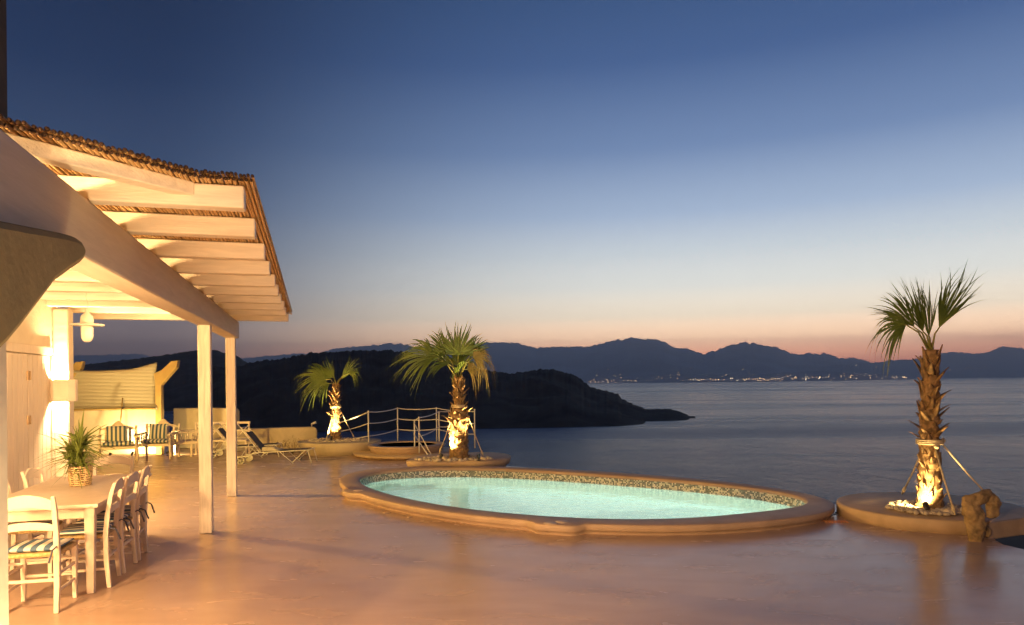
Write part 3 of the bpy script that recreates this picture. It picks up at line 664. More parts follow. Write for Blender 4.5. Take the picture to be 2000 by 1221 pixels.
# reed screen
s0 = at(310, 888, ZB); s1 = at(118, 890, ZB); dirv = (s1-s0); ang = math.atan2(-dirv.y, -dirv.x)
scr = empty('reed_screen', s1, ang, 'pale reed screen stretched between curved posts above a lit white wall', 'screen')
W = dirv.length; scr.scale = (1, 1, 1.07)
mb = MB(); mb.box(-.9, W+.02, .12, .30, 0, 1.14); mb.build('base_wall', M_plaster, scr, bevel=.03)
def sx_post(x, flip):
    mb = MB(); mb.box(x-.07, x+.09, -.02, .12, 0, 1.86)
    # flared arm
    mb.prism([(x-.05, 1.70), (x+.09, 1.72), (x+.50, 2.16), (x+.54, 2.34), (x+.36, 2.32), (x+.10, 2.10), (x-.10, 2.02)], -.03, .13, 'y'); return mb
sx_post(W, 1).build('post', mat('ochre_wood', (.50, .36, .14), .6, .1, 4, .3, 20), scr, bevel=.01)
sx_post(.08, 1).build('post', mat('ochre_wood', (.5, .36, .14)), scr, bevel=.01)
def mat_reed():
    m = bpy.data.materials.new('reed_mat'); m.use_nodes = True; n = m.node_tree.nodes; l = m.node_tree.links; p = n['Principled BSDF']
    t = n.new('ShaderNodeTexCoord'); w = n.new('ShaderNodeTexWave'); w.bands_direction = 'Z'; w.inputs['Scale'].default_value = 9; w.inputs['Distortion'].default_value = 1.2; w.inputs['Detail'].default_value = 3; l.new(t.outputs['Object'], w.inputs[0])
    cr = n.new('ShaderNodeValToRGB'); l.new(w.outputs['Fac'], cr.inputs[0]); cr.color_ramp.elements[0].color = (.50, .45, .34, 1); cr.color_ramp.elements[1].color = (.60, .56, .44, 1); cr.color_ramp.elements[0].position = .1; cr.color_ramp.elements[1].position = .45; l.new(cr.outputs[0], p.inputs['Base Color'])
    bp = n.new('ShaderNodeBump'); bp.inputs['Distance'].default_value = .02; l.new(w.outputs['Fac'], bp.inputs['Height']); l.new(bp.outputs[0], p.inputs['Normal']); p.inputs['Roughness'].default_value = .8; return m
mb = MB(); vs = []; fs = []; n = 24; m_ = 14
for i in range(n+1):
    for j in range(m_+1):
        u = i/n; v = j/m_; x = .30-.9+(W+.9-.30)*u; pin = .10*math.sin(PI*v)*(2*u-1)
        top = 2.20-.10*math.sin(PI*u)+.10*max(0, u-.8)/.2; z = 1.12+(top-1.12)*v; vs.append((x-(pin if u > .5 else 0)*(u-.5)*2, -.03+.10*math.sin(PI*v), z))
for i in range(n):
    for j in range(m_): a = i*(m_+1)+j; fs.append((a, a+m_+1, a+m_+2, a+1))
mb.add(vs, fs, 0, True); ro = mb.build('reed_mat', mat_reed(), scr); sd = ro.modifiers.new('th', 'SOLIDIFY'); sd.thickness = .02
mb = MB(); mb.tube([(-.6, -.05, 1.12), (W-.05, -.05, 1.15)], .02, 8); mb.tube([(W-1.05*.75-.1, -.35, .2), (W-1.05*.75-.1, -.1, 1.42)], .016, 8); mb.build('rail', mat('ochre_wood', (.5, .36, .14)), scr)

# floor spotlights
def ground_spot(p, di, e, label, spot=100, rot=None, name='garden_spotlight', col=GOLD):
    t = empty(name, p, 0, label, 'spotlight', 'garden spotlights')
    mb = MB(); mb.tube([(0, 0, 0), (0, 0, .07)], .01, 8); mb.lathe([(0, 0), (.04, 0), (.04, .008), (0, .008)], 16); mb.build('stake', M_frondblk, t)
    d = Vector(di).normalized(); mb = MB(); mb.tube([Vector((0, 0, .09))-d*.05, Vector((0, 0, .09))+d*.035], [.026, .036], 14, caps=False)
    mb.tube([Vector((0, 0, .09))-d*.055, Vector((0, 0, .09))-d*.045], [.02, .026], 14); mb.build('housing', M_frondblk, t)
    lamp('SPOT', 'spot_lamp', Vector((0, 0, .09))+d*.03, e, col, t, .025, d, spot, .5)
    return t
sp = at(266, 893, ZB)+Vector((-.1, .0, 0)); ground_spot(sp, (.1, 1, .9), 26, 'garden spotlight on the floor behind the striped armchairs', 150)
ground_spot(at(215, 895, ZB)+Vector((0, .0, 0)), (-.1, 1, 1), 12, 'garden spotlight behind the yucca at the foot of the screen wall', 150)
ground_spot(at(328, 890, ZB)+Vector((0, .0, 0)), (.5, 1, .6), 15, 'garden spotlight on the floor right of the screen wall', 150)

# garden armchairs
def make_armchair(w=.78, name='garden_armchair'):
    t = empty(name); D = .62; m = M_chair
    for sx in (-1, 1):
        mb = MB(); mb.tube([(sx*w/2, D/2, 0), (sx*(w/2+.02), D/2+.02, .16), (sx*w/2, D/2, .34), (sx*(w/2-.01), D/2-.01, .5), (sx*w/2, D/2, .62)], [.022, .03, .036, .024, .03], 8); mb.build('leg', m, t)
        mb = MB(); mb.bar((sx*w/2, -D/2-.02, 0), (sx*w/2, -D/2+.02, .4), .05, .05, up=(0, 1, 0)); mb.bar((sx*w/2, -D/2+.02, .4), (sx*w/2, -D/2-.08, .86), .05, .045, up=(0, 1, 0)); mb.build('leg', m, t, bevel=.006)
        mb = MB(); mb.bar((sx*w/2, -D/2-.03, .64), (sx*w/2, D/2+.05, .63), .075, .03); mb.tube([(sx*w/2-.035, D/2+.06, .615), (sx*w/2+.035, D/2+.06, .615)], .035, 10); mb.build('arm', m, t, bevel=.006)
        mb = MB()
        for k in range(3): mb.tube([(sx*w/2, -D/4+k*D/4, .40), (sx*w/2, -D/4+k*D/4, .52), (sx*w/2, -D/4+k*D/4, .625)], [.012, .022, .012], 8)
        mb.build('baluster', m, t)
    mb = MB(); mb.box(-w/2, w/2, -D/2, D/2, .33, .40); mb.build('seat_frame', m, t, bevel=.008)
    mb = MB(); n = 16; pts = []
    for i in range(n+1):
        u = -1+2*i/n; pts.append((u*w/2, .80+.17*math.exp(-(u/.45)**2)+.02*math.cos(u*9)))
    lo = [(u, .76+.10*math.exp(-(u/(w/2)/.4)**2)) for u, _ in pts[::-1]]
    mb.prism(pts+lo, -D/2-.09, -D/2-.06, 'y')
    for k in range(5):
        x = -w/2+w*(k+1)/6; mb.bar((x, -D/2-.0, .40), (x, -D/2-.07, .82), .05, .018, up=(0, 1, 0))
    mb.build('backrest', m, t, bevel=.004)
    return t
def cushion_big(loc, rotz, label, tilt, size=(.46, .42, .13), group='striped cushions on the garden armchairs', m=None):
    mb = MB(); n = 14; vs = []; fs = []
    for sgn in (1, -1):
        for i in range(n+1):
            for j in range(n+1):
                u, v = -1+2*i/n, -1+2*j/n; e = (1-u**4)*(1-v**4); vs.append((u*size[0]/2*(1-.06*(1-v*v)), sgn*(.008+size[2]/2*e**.5), v*size[1]/2*(1-.06*(1-u*u))))
    K = (n+1)**2
    for g in range(2):
        for i in range(n):
            for j in range(n): a = g*K+i*(n+1)+j; fs.append((a, a+n+1, a+n+2, a+1))
    rim = [i*(n+1) for i in range(n+1)]+[n*(n+1)+j for j in range(1, n+1)]+[i*(n+1)+n for i in range(n-1, -1, -1)]+[j for j in range(n-1, 0, -1)]
    for k in range(len(rim)): a, b = rim[k], rim[(k+1) % len(rim)]; fs.append((a, b, b+K, a+K))
    mb.add(vs, fs, 0, True); o = mb.build('cushion', m or M_stripe); o.location = loc; o.rotation_euler = (tilt, 0, rotz); tag(o, label, 'cushion', group); return o
ac = make_armchair()
defs = [(at(222, 905, ZB)+Vector((0, .2, 0)), PI+.5, 'white garden armchair half hidden behind the yucca'),
        (at(305, 897, ZB)+Vector((0, .1, 0)), PI+.12, 'white garden armchair with arched back in front of the lit wall'),
        (at(372, 892, ZB)+Vector((-.2, .25, 0)), PI/2+.35, 'white carved garden armchair turned sideways beside the near post')]
for i, (loc, rz, lab) in enumerate(defs):
    c = ac if i == 0 else copy_tree(ac); c.location = loc; c.rotation_euler.z = rz; tag(c, lab, 'armchair', 'white garden armchairs by the reed screen')
for i in (0, 1):
    loc, rz, _ = defs[i]; R = Matrix.Rotation(rz, 3, 'Z')
    cushion_big(loc+R @ Vector((.02, -.10, .67)), rz, ('upright striped cushion on the armchair behind the yucca', 'upright striped cushion on the armchair with arched back')[i], .22)
    cushion_big(loc+R @ Vector((0, .03, .455)), rz, ('flat striped seat pad on the armchair behind the yucca', 'flat striped seat pad on the armchair with arched back')[i], PI/2, (.68, .56, .09))
# side table / lattice bench behind post
bt = empty('lattice_bench', at(408, 893, ZB)+Vector((.1, .5, 0)), .15, 'white lattice backed bench glimpsed between the armchair and the post', 'bench')
mb = MB(); mb.box(-.7, .7, -.22, .22, .36, .41); mb.build('seat', M_chair, bt, bevel=.006)
mb = MB(); mb.bar((-.7, .24, .83), (.7, .24, .83), .04, .06); mb.bar((-.7, .24, .62), (.7, .24, .62), .03, .04)
for k in range(4): x = -.7+k*.35; mb.bar((x, .24, .42), (x+.35, .24, .82), .02, .03, up=(0, 1, 0)); mb.bar((x+.35, .24, .42), (x, .24, .82), .018, .03, up=(0, 1, 0))
mb.build('backrest', M_chair, bt)
for x in (-.67, .67):
    for y in (-.2, .22): mb = MB(); mb.bar((x, y, 0), (x, y, .36 if y < 0 else .84), .045, .045, up=(0, 1, 0)); mb.build('leg', M_chair, bt, bevel=.004)

# loungers
def make_lounger():
    t = empty('sun_lounger')
    for sy in (-1, 1):
        y = sy*.30; mb = MB(); mb.tube([(-.70, y, .20), (-.42, y, .21), (-.30, y, .30), (1.05, y, .36), (1.10, y, .36)], .013, 8); mb.build('side_rail', M_white, t)
        mb = MB(); mb.tube([(1.06, y, .36), (1.15, y, 0)], .012, 8); mb.build('leg', M_white, t)
        mb = MB(); mb.tube([(.35, y, .33), (.70, y, .0)], .011, 8); mb.tube([(1.0, y, .36), (.66, y, .02)], .011, 8); mb.build('brace', M_white, t)
        mb = MB(); mb.lathe([(.085, -.012), (.10, -.012), (.10, .012), (.085, .012), (.085, -.012)], 20, M=Matrix.Translation((-.62, sy*.33, .10)) @ Matrix.Rotation(PI/2, 4, 'X'))
        for k in range(5): a = 2*PI*k/5; mb.tube([(-.62, sy*.33, .10), (-.62+.088*math.cos(a), sy*.33, .10+.088*math.sin(a))], .008, 5)
        mb.build('wheel', M_white, t)
        mb = MB(); mb.tube([(-.15, y*.93, .31), (-.62, y*.93, .98)], .013, 8); mb.build('back_rail', M_white, t)
        mb = MB(); mb.tube([(-.60, y*.96, .22), (-.36, y*.96, .62)], .010, 8); mb.build('strut', M_white, t)
    for a_, b_, c_ in ((-.62, .28, .98), (1.08, .30, .36), (-.66, .33, .1)): mb = MB(); mb.tube([(a_, -b_, c_), (a_, b_, c_)], .012, 8); mb.build('cross_bar', M_white, t)
    mb = MB(); mb.bar((-.10, 0, .33), (-.50, 0, .85), .44, .010, up=(1, 0, 1)); mb.bar((-.05, 0, .325), (1.02, 0, .368), .52, .012); mb.build('sling', M_sling, t)
    return t
lg = make_lounger(); pA = at(520, 907, ZB); pB = at(478, 900, ZB)
lg.location = pA+Vector((-.05, .35, 0)); lg.rotation_euler.z = .03; tag(lg, 'white framed sun lounger with wheels, nearer the pool', 'sun lounger', 'wheeled sun loungers by the low parapet')
lg.scale = (.92, .92, .86); l2 = copy_tree(lg); l2.location = pB+Vector((-.5, .95, 0)); l2.rotation_euler.z = .10; tag(l2, 'white framed sun lounger with raised back, farther and partly behind the posts', 'sun lounger', 'wheeled sun loungers by the low parapet')
# towel heap
mb = MB(); vs = []; fs = []; n = 16
for i in range(n+1):
    for j in range(n+1):
        u, v = i/n, j/n; e = math.sin(PI*u)*math.sin(PI*v); vs.append((-.28+.56*u, -.2+.4*v, .0+.10*e**.5*(.7+.5*noise.noise(Vector((u*5, v*5, 1))))))
for i in range(n):
    for j in range(n): a = i*(n+1)+j; fs.append((a, a+n+1, a+n+2, a+1))
mb.add(vs, fs, 0, True); o = mb.build('crumpled_towel', mat('towel', (.60, .54, .42), .9, .15, 8, .4, 60)); o.location = lg.matrix_basis @ Vector((.02, 0, .345)); tag(o, 'crumpled pale towel lying on the nearer sun lounger', 'towel')

# dry shrubs
def shrub(p, h, w, seed, label, nb=120):
    rnd = random.Random(seed); t = empty('dry_shrub', p, 0, label, 'shrub', 'dry shrubs along the low parapet'); mb = MB(); mb2 = MB()
    for k in range(9):
        a = rnd.uniform(0, 2*PI); q = (math.cos(a)*w*.35, math.sin(a)*w*.2, h*rnd.uniform(.5, .8)); mb2.tube([(0, 0, 0), (q[0]*.5, q[1]*.5, q[2]*.6), q], [.008, .006, .003], 5)
    mb2.build('stems', M_shrub, t)
    for k in range(nb):
        a = rnd.uniform(0, 2*PI); r = rnd.random()**.5*w*.5; z = rnd.uniform(.05, 1)*h*(1-.5*(r/(w*.5))**2); blade(mb, (math.cos(a)*r, math.sin(a)*r*.6, z), (rnd.gauss(0, 1), rnd.gauss(0, 1), rnd.uniform(-.2, 1.2)), rnd.uniform(.06, .14), .014, .3, 3)
    mb.build('foliage', M_shrub, t, recalc=False)
shrub(at(560, 888, ZB)+Vector((.1, .2, 0)), .50, .8, 1, 'dry brown shrub in front of the parapet, in the gap left of the palm planter', 200)
shrub(at(592, 888, ZB)+Vector((.15, .1, 0)), .42, .6, 2, 'dry shrub touching the rim of the left palm planter', 160)
shrub(at(532, 885, ZB)+Vector((.0, .3, 0)), .32, .6, 4, 'low dry shrub behind the foot of the nearer sun lounger', 120)

# ------------------------------------------------------------------ planters
def round_slab(name, c, rx, ry, z0, z1, label, cat='planter', m=M_planter, under=.0, rot=0, lip=.03, group=None, wob=0):
    t = empty(name, (c[0], c[1], z0), rot, label, cat, group); n = 96; h = z1-z0
    def lp(f, z): return [((rx*f+wob*math.cos(3*2*PI*k/n+.7))*math.cos(2*PI*k/n), (ry*f+wob*.6*math.cos(2*2*PI*k/n))*math.sin(2*PI*k/n), z) for k in range(n)]
    mb = MB(); mb.loft([lp(1-under, 0), lp(1, h-.02-lip*0), lp(1-.006, h-.008), lp(1-lip/rx, h)], cap0=True, cap1=True, smooth=True)
    o = mb.build('rim', m, t)
    return t
def gravel(parent, c, rx, ry, z, n, seed, big=.04):
    rnd = random.Random(seed); mb = MB()
    for _ in range(n):
        a = rnd.uniform(0, 2*PI); r = rnd.random()**.5; s = big*rnd.uniform(.45, 1.1); mb.sphere((c[0]+r*rx*math.cos(a), c[1]+r*ry*math.sin(a), z+s*.2), (s, s*rnd.uniform(.6, 1), s*rnd.uniform(.5, .8)), 7, 5)
    o = mb.build('pebbles', M_stone, recalc=False); return o
# palms
def fan(mb, hub, axis, normal, R, spread, n, droop, seed, curl=.0, ragged=.15):
    rnd = random.Random(seed); ax = Vector(axis).normalized(); nr = Vector(normal); nr = (nr-ax*nr.dot(ax)).normalized(); hub = Vector(hub)
    step = math.radians(spread)/(n-1)
    for i in range(n):
        a = -math.radians(spread)/2+step*i; f = abs(a)/(math.radians(spread)/2+1e-6)
        d = Matrix.Rotation(a+rnd.uniform(-.3, .3)*step, 3, nr) @ ax; d = (d+nr*rnd.uniform(-.10, .10)).normalized(); side = nr.cross(d).normalized()
        Ln = R*(1-.28*f*f)*(1+rnd.uniform(-ragged, ragged)); dr = droop*rnd.uniform(.6, 1.3); vs = []; K = 9
        cd_ = rnd.uniform(-1, 1)*curl
        for k in range(K+1):
            t = k/K; w = min(step*1.02*R*t+.004, step*1.02*R*.58)
            if t > .55: w *= max(.0, 1-((t-.55)/.45)**1.2)
            w = max(w, .0008); tt = max(0, t-.35)/.65
            p = hub+d*Ln*t-Vector((0, 0, 1))*dr*Ln*tt*tt+side*cd_*Ln*tt*tt+nr*.03*R*math.sin(t*PI)
            if dr > .5: p -= (hub+d*Ln*t-hub)*.25*tt*tt*min(1, dr)
            vs += [p-side*w/2+nr*w*.20, p-nr*w*.12, p+side*w/2+nr*w*.20]
        fs = []
        for k in range(K): b = k*3; fs += [(b, b+1, b+4, b+3), (b+1, b+2, b+5, b+4)]
        mb.add(vs, fs, 0, True)
def palm(name, base, H, r0, r1, fronds, label, seed, ropes, boots_from=.25, lean=(0, 0), waist=None, nb=70, bootlen=.13):
    rnd = random.Random(seed); t = empty('fan_palm', base, 0, label, 'palm tree', 'fan palms on the terrace')
    def axis(z): u = z/H; return Vector((lean[0]*u*u, lean[1]*u*u, z))
    def R(z):
        u = z/H; r = r0+(r1-r0)*u**.7
        if waist: r = r0 if u < waist-.06 else (r1 if u > waist+.02 else r0+(r1-r0)*(u-waist+.06)/.08)
        return r*(1+.10*math.exp(-u*9))
    mb = MB(); loops = []; n = 28; rows = 46
    for j in range(rows+1):
        z = -.08+(H+.08)*j/rows; zz = max(z, 0); c = axis(zz); c.z = z
        loops.append([c+Vector((math.cos(2*PI*k/n), math.sin(2*PI*k/n), 0))*(R(zz)*.86+.02*noise.noise(Vector((math.cos(2*PI*k/n)*3, math.sin(2*PI*k/n)*3, z*14)))+.012*math.sin(z*44+k*.45)) for k in range(n)])
    mb.loft(loops, 0, cap1=True)
    # leaf bases spiral
    for i in range(nb):
        u = i/nb; z = H*(.02+u*.95); a = i*2.39996+rnd.uniform(-.2, .2); c = axis(z); rr = R(z)*.84; up = u > boots_from
        Lb = bootlen*(1.25 if u > .85 else 1)*(rnd.choice((.55, .8, 1, 1.2, 1.6))*rnd.uniform(.85, 1.15) if up else rnd.uniform(.45, .8)); w0 = rr*rnd.uniform(1.0, 1.35) if up else rr*.55; tilt = rnd.uniform(.05, .95) if up else rnd.uniform(.1, .6); tilt = tilt*.5 if u > .88 else tilt
        rad_ = Vector((math.cos(a), math.sin(a), 0)); tan = Vector((-math.sin(a), math.cos(a), 0)); vs = []; K = 5
        for k in range(K+1):
            q = k/K; out_ = Lb*(tilt*q+.35*q*q*tilt); p = c+rad_*(rr+.004+out_)+Vector((0, 0, 1))*Lb*(q*(1.15-.45*tilt)); w = w0*(1-.80*q**1.1); th = .012*(1-.5*q)
            vs += [p-tan*w/2-rad_*w*.22, p+rad_*th, p+tan*w/2-rad_*w*.22, p-rad_*th*1.2]
        fs = []
        for k in range(K):
            b = k*4
            for e in range(4): fs.append((b+e, b+(e+1) % 4, b+4+(e+1) % 4, b+4+e))
        fs.append(tuple(K*4+e for e in range(4))); mb.add(vs, fs, 1, True)
    # loose fibres
    for _ in range(int(nb*7)):
        z = rnd.uniform(.05, H*.97); a = rnd.uniform(0, 2*PI); rad_ = Vector((math.cos(a), math.sin(a), 0)); c = axis(z)
        blade(mb, c+rad_*R(z)*.84, rad_+Vector((rnd.gauss(0, .5), rnd.gauss(0, .5), rnd.uniform(-.6, 1.2))), rnd.uniform(.03, .09), .005, .4, 3)
    mb.build('trunk', [M_fibre, M_boot], t, recalc=False)
    top = axis(H)
    for i, (hub, ax, nr, Rr, spread, n, droop, m) in enumerate(fronds):
        hub = Vector(hub); mb = MB(); mid = top+hub*.5+Vector((0, 0, .06*(1 if hub.z > 0 else 0)))
        mb.tube([top-Vector((0, 0, .06)), mid, top+hub, top+hub+Vector(ax).normalized()*Rr*.12], [.014, .010, .008, .003], 6, 1)
        fan(mb, top+hub, ax, nr, Rr, spread, int(n*1.25), droop+.04, seed*31+i, curl=.14, ragged=.22)
        mb.build('frond', [m, M_petiole], t, recalc=False)
    for (zt, px, py, pz) in ropes:
        # tie rope from trunk to anchor, relative coordinates
        c = axis(zt); d = Vector((px, py, 0)).normalized(); a0 = c+d*R(zt)*.95; b0 = Vector((px, py, pz)); mid = (a0+b0)/2-Vector((0, 0, .02))
        mb = MB(); mb.tube([a0, mid, b0], .010, 8); mb.sphere(b0+(a0-b0)*.07, (.022, .022, .03)); mb.sphere(b0+(a0-b0)*.11, (.02, .02, .028)); mb.build('guy_rope', M_rope, t)
    if ropes:
        mb = MB(); zt = ropes[0][0]
        for k in range(3):
            mb.tube([axis(zt+.02*k)+Vector((math.cos(a), math.sin(a), .0))*(R(zt)*1.06+.008) for a in [2*PI*q/24 for q in range(25)]], .011, 6)
        for (zt, px, py, pz) in ropes:
            d = Vector((px, py, 0)).normalized(); mb.sphere(axis(zt+.01)+d*(R(zt)*1.06+.02), .026)
        mb.build('rope_collar', M_rope, t)
    return t
# right planter + palm
PRc = at(1840, 985, .2); PRc = Vector((5.15, 8.88, 0))
t = round_slab('round_planter', PRc, 1.05, 1.02, 0, .155, 'round low cement planter at right holding the tall palm')
mb = MB(); outer_ = []; inner_ = []
cR = PRc+Vector((2.55, .55, 0))
pts = [(1930, 1022), (1960, 1017), (2000, 1012), (2080, 1005), (2160, 1000)]; zt = .162
fr = [at(x, y, zt) for x, y in pts]; bk_ = [at(x, y, zt) for x, y in ((2160, 975), (2080, 982), (2020, 988), (1985, 993), (1955, 1000))]
bench = empty('curved_kerb', (fr[0].x, fr[0].y, -.3), 0, 'pale curved cement kerb running off to the right behind the driftwood', 'kerb')
mb.prism([(p.x-fr[0].x, p.y-fr[0].y) for p in fr+bk_], .27, zt+.3); mb.build('kerb_block', M_planter, bench, bevel=.02)
def anchor(base, x, y, z): q = at(x, y, z)-base; return (q.x, q.y, q.z)
pR = at(1816, 994, .17); crR = None
frR = [((-.28, .02, .30), (-.95, .1, .02), (.10, -1, .25), .48, 120, 24, .75, M_frond),
       ((-.06, .05, .22), (-.42, .0, 1), (.1, -1, 0), .70, 56, 28, .03, M_frond),
       ((-.04, -.03, .16), (-.10, .0, 1), (.25, -1, 0), .64, 44, 20, .0, M_frond),
       ((.10, .0, .26), (.56, .1, 1), (-.75, -1, 0), .84, 46, 24, .04, M_frond),
       ((-.14, .10, .28), (-.55, .3, .85), (0, -1, .2), .60, 70, 18, .12, M_frond)]
zc = .27+1.07*0
palm('r', pR, 1.89, .155, .094, frR, 'tall brown trunked fan palm at right with a glowing base', 4,
     [(.78, *anchor(pR, 1762, 965, .20)), (.80, .72, -.12, .06), (.74, -.02, -.52, .03)], boots_from=.42, lean=(.03, 0), nb=96, bootlen=.105)
g = gravel(None, (0, 0), .48, .42, 0, 420, 2, .035); g.location = (pR.x, pR.y, .18); tag(g, 'ring of pale pebbles glowing round the right palm foot', 'pebbles', kind='stuff')
ground_spot(at(1809, 1004, .16), (.05, .75, .6), 16, 'garden spotlight at the foot of the right palm', 130, col=(1, .68, .26))

# middle planter + palm
cM = at(893, 893, .22)
tM = empty('freeform_planter', (0, 0, 0), 0, 'irregular low cement planter behind the pool holding the middle palm', 'planter')
ol = [(793, 899), (815, 891), (850, 887), (900, 884), (960, 883), (990, 886), (998, 890), (985, 896), (950, 900), (900, 900), (850, 900), (812, 901)]
def smooth_poly(pts, k=6):
    P = [Vector(p) for p in pts]; n = len(P); r = []
    for i in range(n):
        a, b, c, d = P[i-1], P[i], P[(i+1) % n], P[(i+2) % n]
        for s in range(k):
            t = s/k; r.append(.5*((2*b)+(c-a)*t+(2*a-5*b+4*c-d)*t*t+(3*b-a-3*c+d)*t**3))
    return r
P3 = smooth_poly([at(x, y, .20).xy for x, y in ol]); cen = sum(P3, Vector((0, 0)))/len(P3)
def shr(f, z): return [(cen.x+(p.x-cen.x)*f, cen.y+(p.y-cen.y)*f, z) for p in P3]
mb = MB(); mb.loft([shr(.90, -.9), shr(.90, .02), shr(.97, .06), shr(1, .16), shr(.995, .19), shr(.97, .20)], cap0=True, cap1=True); mb.build('rim', M_planter, tM)
pM = at(897, 896, .20)
frM = [((.0, -.05, .42), (.02, -.05, 1), (.05, -1, .05), .66, 165, 34, .02, M_frond),
       ((-.46, -.02, .40), (-1, 0, .12), (.1, -1, .35), .84, 120, 34, .36, M_frond),
       ((-.25, .12, .45), (-.75, .2, .65), (0, -1, 0), .62, 120, 26, .12, M_frond),
       ((-.18, -.15, .25), (-.75, -.1, .5), (.1, -.8, .6), .55, 120, 24, .5, M_frond),
       ((.30, -.05, .38), (.95, 0, .25), (-.2, -1, .1), .50, 150, 24, 1.0, M_frond_pale),
       ((.22, .12, .40), (.55, .1, .8), (0, -1, 0), .52, 100, 20, .1, M_frond),
       ((.18, -.1, .15), (.7, -.2, .2), (-.1, -1, .4), .42, 120, 16, 1.0, M_frond_pale),
       ((.0, .15, .20), (.1, .3, .8), (0, -1, 0), .5, 150, 20, .1, M_frond),
       ((.02, -.16, .12), (.1, -.6, .5), (0, -1, 1), .40, 150, 18, .5, M_frond)]
palm('m', pM, 1.62, .20, .115, frM, 'middle fan palm with bright green crown behind the pool', 7,
     [(1.02, *anchor(pM, 945, 893, .22)), (1.02, *anchor(pM, 857, 888, .22)), (1.0, -.1, .6, .02)], boots_from=.35, lean=(.0, 0), waist=.62, nb=110, bootlen=.095)
ground_spot(at(862, 899, .20), (.36, .10, 1), 75, 'garden spotlight left of the middle palm trunk', 100)
ground_spot(at(925, 899, .20)+Vector((.1, -.1, 0)), (-.22, .25, 1), 75, 'added spotlight right of the middle palm to brighten its crown', 55)  # second spot added to brighten the crown, which the first misses
g = gravel(None, (0, 0), .75, .35, 0, 160, 5, .055); g.location = (pM.x-.1, pM.y-.05, .20); tag(g, 'pale stones scattered round the middle palm foot', 'pebbles', kind='stuff')
# left planter + palm
pL = at(655, 858, .20); PLc = Vector((pL.x+.15, pL.y-.15, ZB))
round_slab('oval_planter', PLc, 1.10, .95, ZB, .18, 'oval cement planter behind the lower deck holding the left palm', m=M_plaster_deep, under=.12, lip=.05)
frL = [((-.26, -.02, .10), (-1, 0, .12), (.1, -1, .3), .92, 120, 28, .45, M_frond),
       ((-.10, .05, .16), (-.85, .2, .35), (0, -1, .1), .75, 80, 20, .15, M_frond),
       ((.16, 0, .12), (.62, .1, .85), (-.2, -1, 0), .70, 50, 18, .05, M_frond),
       ((.34, -.02, .26), (1, 0, .3), (-.1, -1, .3), .42, 100, 16, .8, M_frond),
       ((-.03, 0, .08), (-.28, 0, 1), (0, -1, 0), .60, 22, 9, .0, M_frond),
       ((-.15, -.1, .0), (-.8, -.2, -.3), (0, -1, .3), .45, 100, 16, .7, M_frond)]
palm('l', pL, 1.50, .165, .10, frL, 'small left fan palm with wind blown fronds and bright foot', 12,
     [(.85, *anchor(pL, 692, 855, .2)), (.85, -.12, -.45, 0), ], boots_from=.4, lean=(.03, 0), nb=80, bootlen=.11)
ground_spot(pL+Vector((.02, -.50, -.01)), (0, .5, 1), 90, 'garden spotlight at the foot of the left palm', 100)
g = gravel(None, (0, 0), .8, .55, 0, 200, 8, .05); g.location = (pL.x+.1, pL.y-.1, .18); tag(g, 'pale pebbles in the left palm planter', 'pebbles', kind='stuff')

# ------------------------------------------------------------------ round tub platform and railings
TC = Vector((-2.72, 18.4, ZB))
tub = empty('round_tub', TC, 0, 'round two tiered cement tub behind the left of the pool', 'tub')
mb = MB(); mb.lathe([(1.20, 0), (1.30, .03), (1.36, .07), (1.34, .10), (0, .10)], 80); mb.build('base_step', M_planter, tub)
mb = MB(); mb.lathe([(.92, .101), (.93, .18), (.98, .24), (1.0, .27), (.97, .285), (.78, .285), (.77, .27), (.77, .13), (0, .13)], 80); mb.build('rim', M_coping, tub)
mb = MB(); mb.lathe([(0, .255), (.768, .255)], 60); mb.build('water', mat('tub_water', (.02, .04, .08), .05, ior=1.33), tub, recalc=False)
# shells / stones on the step
mb = MB(); rnd = random.Random(4)
q = at(724, 874, -.0)
o = None
for nm, px, py, c_, lab in (('stone', 714, 876, (.62, .50, .34), 'pale stone on the tub step below the first railing post'), ('shell', 727, 876, (.55, .22, .13), 'reddish shell beside the pale stone on the tub step')):
    mb = MB(); mb.sphere((0, 0, .045), (.11, .07, .055), 14, 8); o = mb.build(nm, mat(nm+'_m', c_, .6, .3, 8, .5, 15)); o.location = at(px, py, -.045); tag(o, lab, nm)
def railing(name, posts, ph, rails, label, rr=.014, extra=None):
    t = empty(name, posts[0], 0, label, 'railing'); b = Vector(posts[0])
    for p, h in zip(posts, ph):
        mb = MB(); p = Vector(p)-b; mb.tube([p, p+Vector((0, 0, h))], .018, 10); mb.sphere(p+Vector((0, 0, h)), .024); mb.build('post', M_white, t)
    for seg in rails:
        P = [Vector(x)-b for x in seg]; pts = []
        for a, c in zip(P, P[1:]):
            for k in range(7): u = k/7; v = a.lerp(c, u); v.z -= .035*4*u*(1-u)*min(1, (c-a).length); pts.append(v)
        pts.append(P[-1]); mb = MB(); mb.tube(pts, rr, 8); mb.build('rope_rail', M_white, t)
    return t
P1 = at(720, 869, .10); P2 = at(777, 864, -.0); P3_ = at(853, 866, -.05); P4 = Vector((-1.0, 19.0, -.05))
def tp(p, h): return Vector((p.x, p.y, h))
H1 = .97
LP = at(648, 862, .0)
railing('rope_railing', [P1, P2, P3_, P4], [H1-P1.z, H1-P2.z-.0, H1-P3_.z, H1-P4.z],
        [[tp(LP, .50), tp(P1, .95), tp(P2, .97), tp(P3_, .96), tp(P4, .92)], [tp(LP, .25), tp(P1, .66), tp(P2, .67), tp(P3_, .64), tp(P4, .6)], [tp(LP, .05), tp(P1, .33), tp(P2, .37), tp(P3_, .36), tp(P4, .32)]],
        'white post and rope railing curving round the back of the tub')
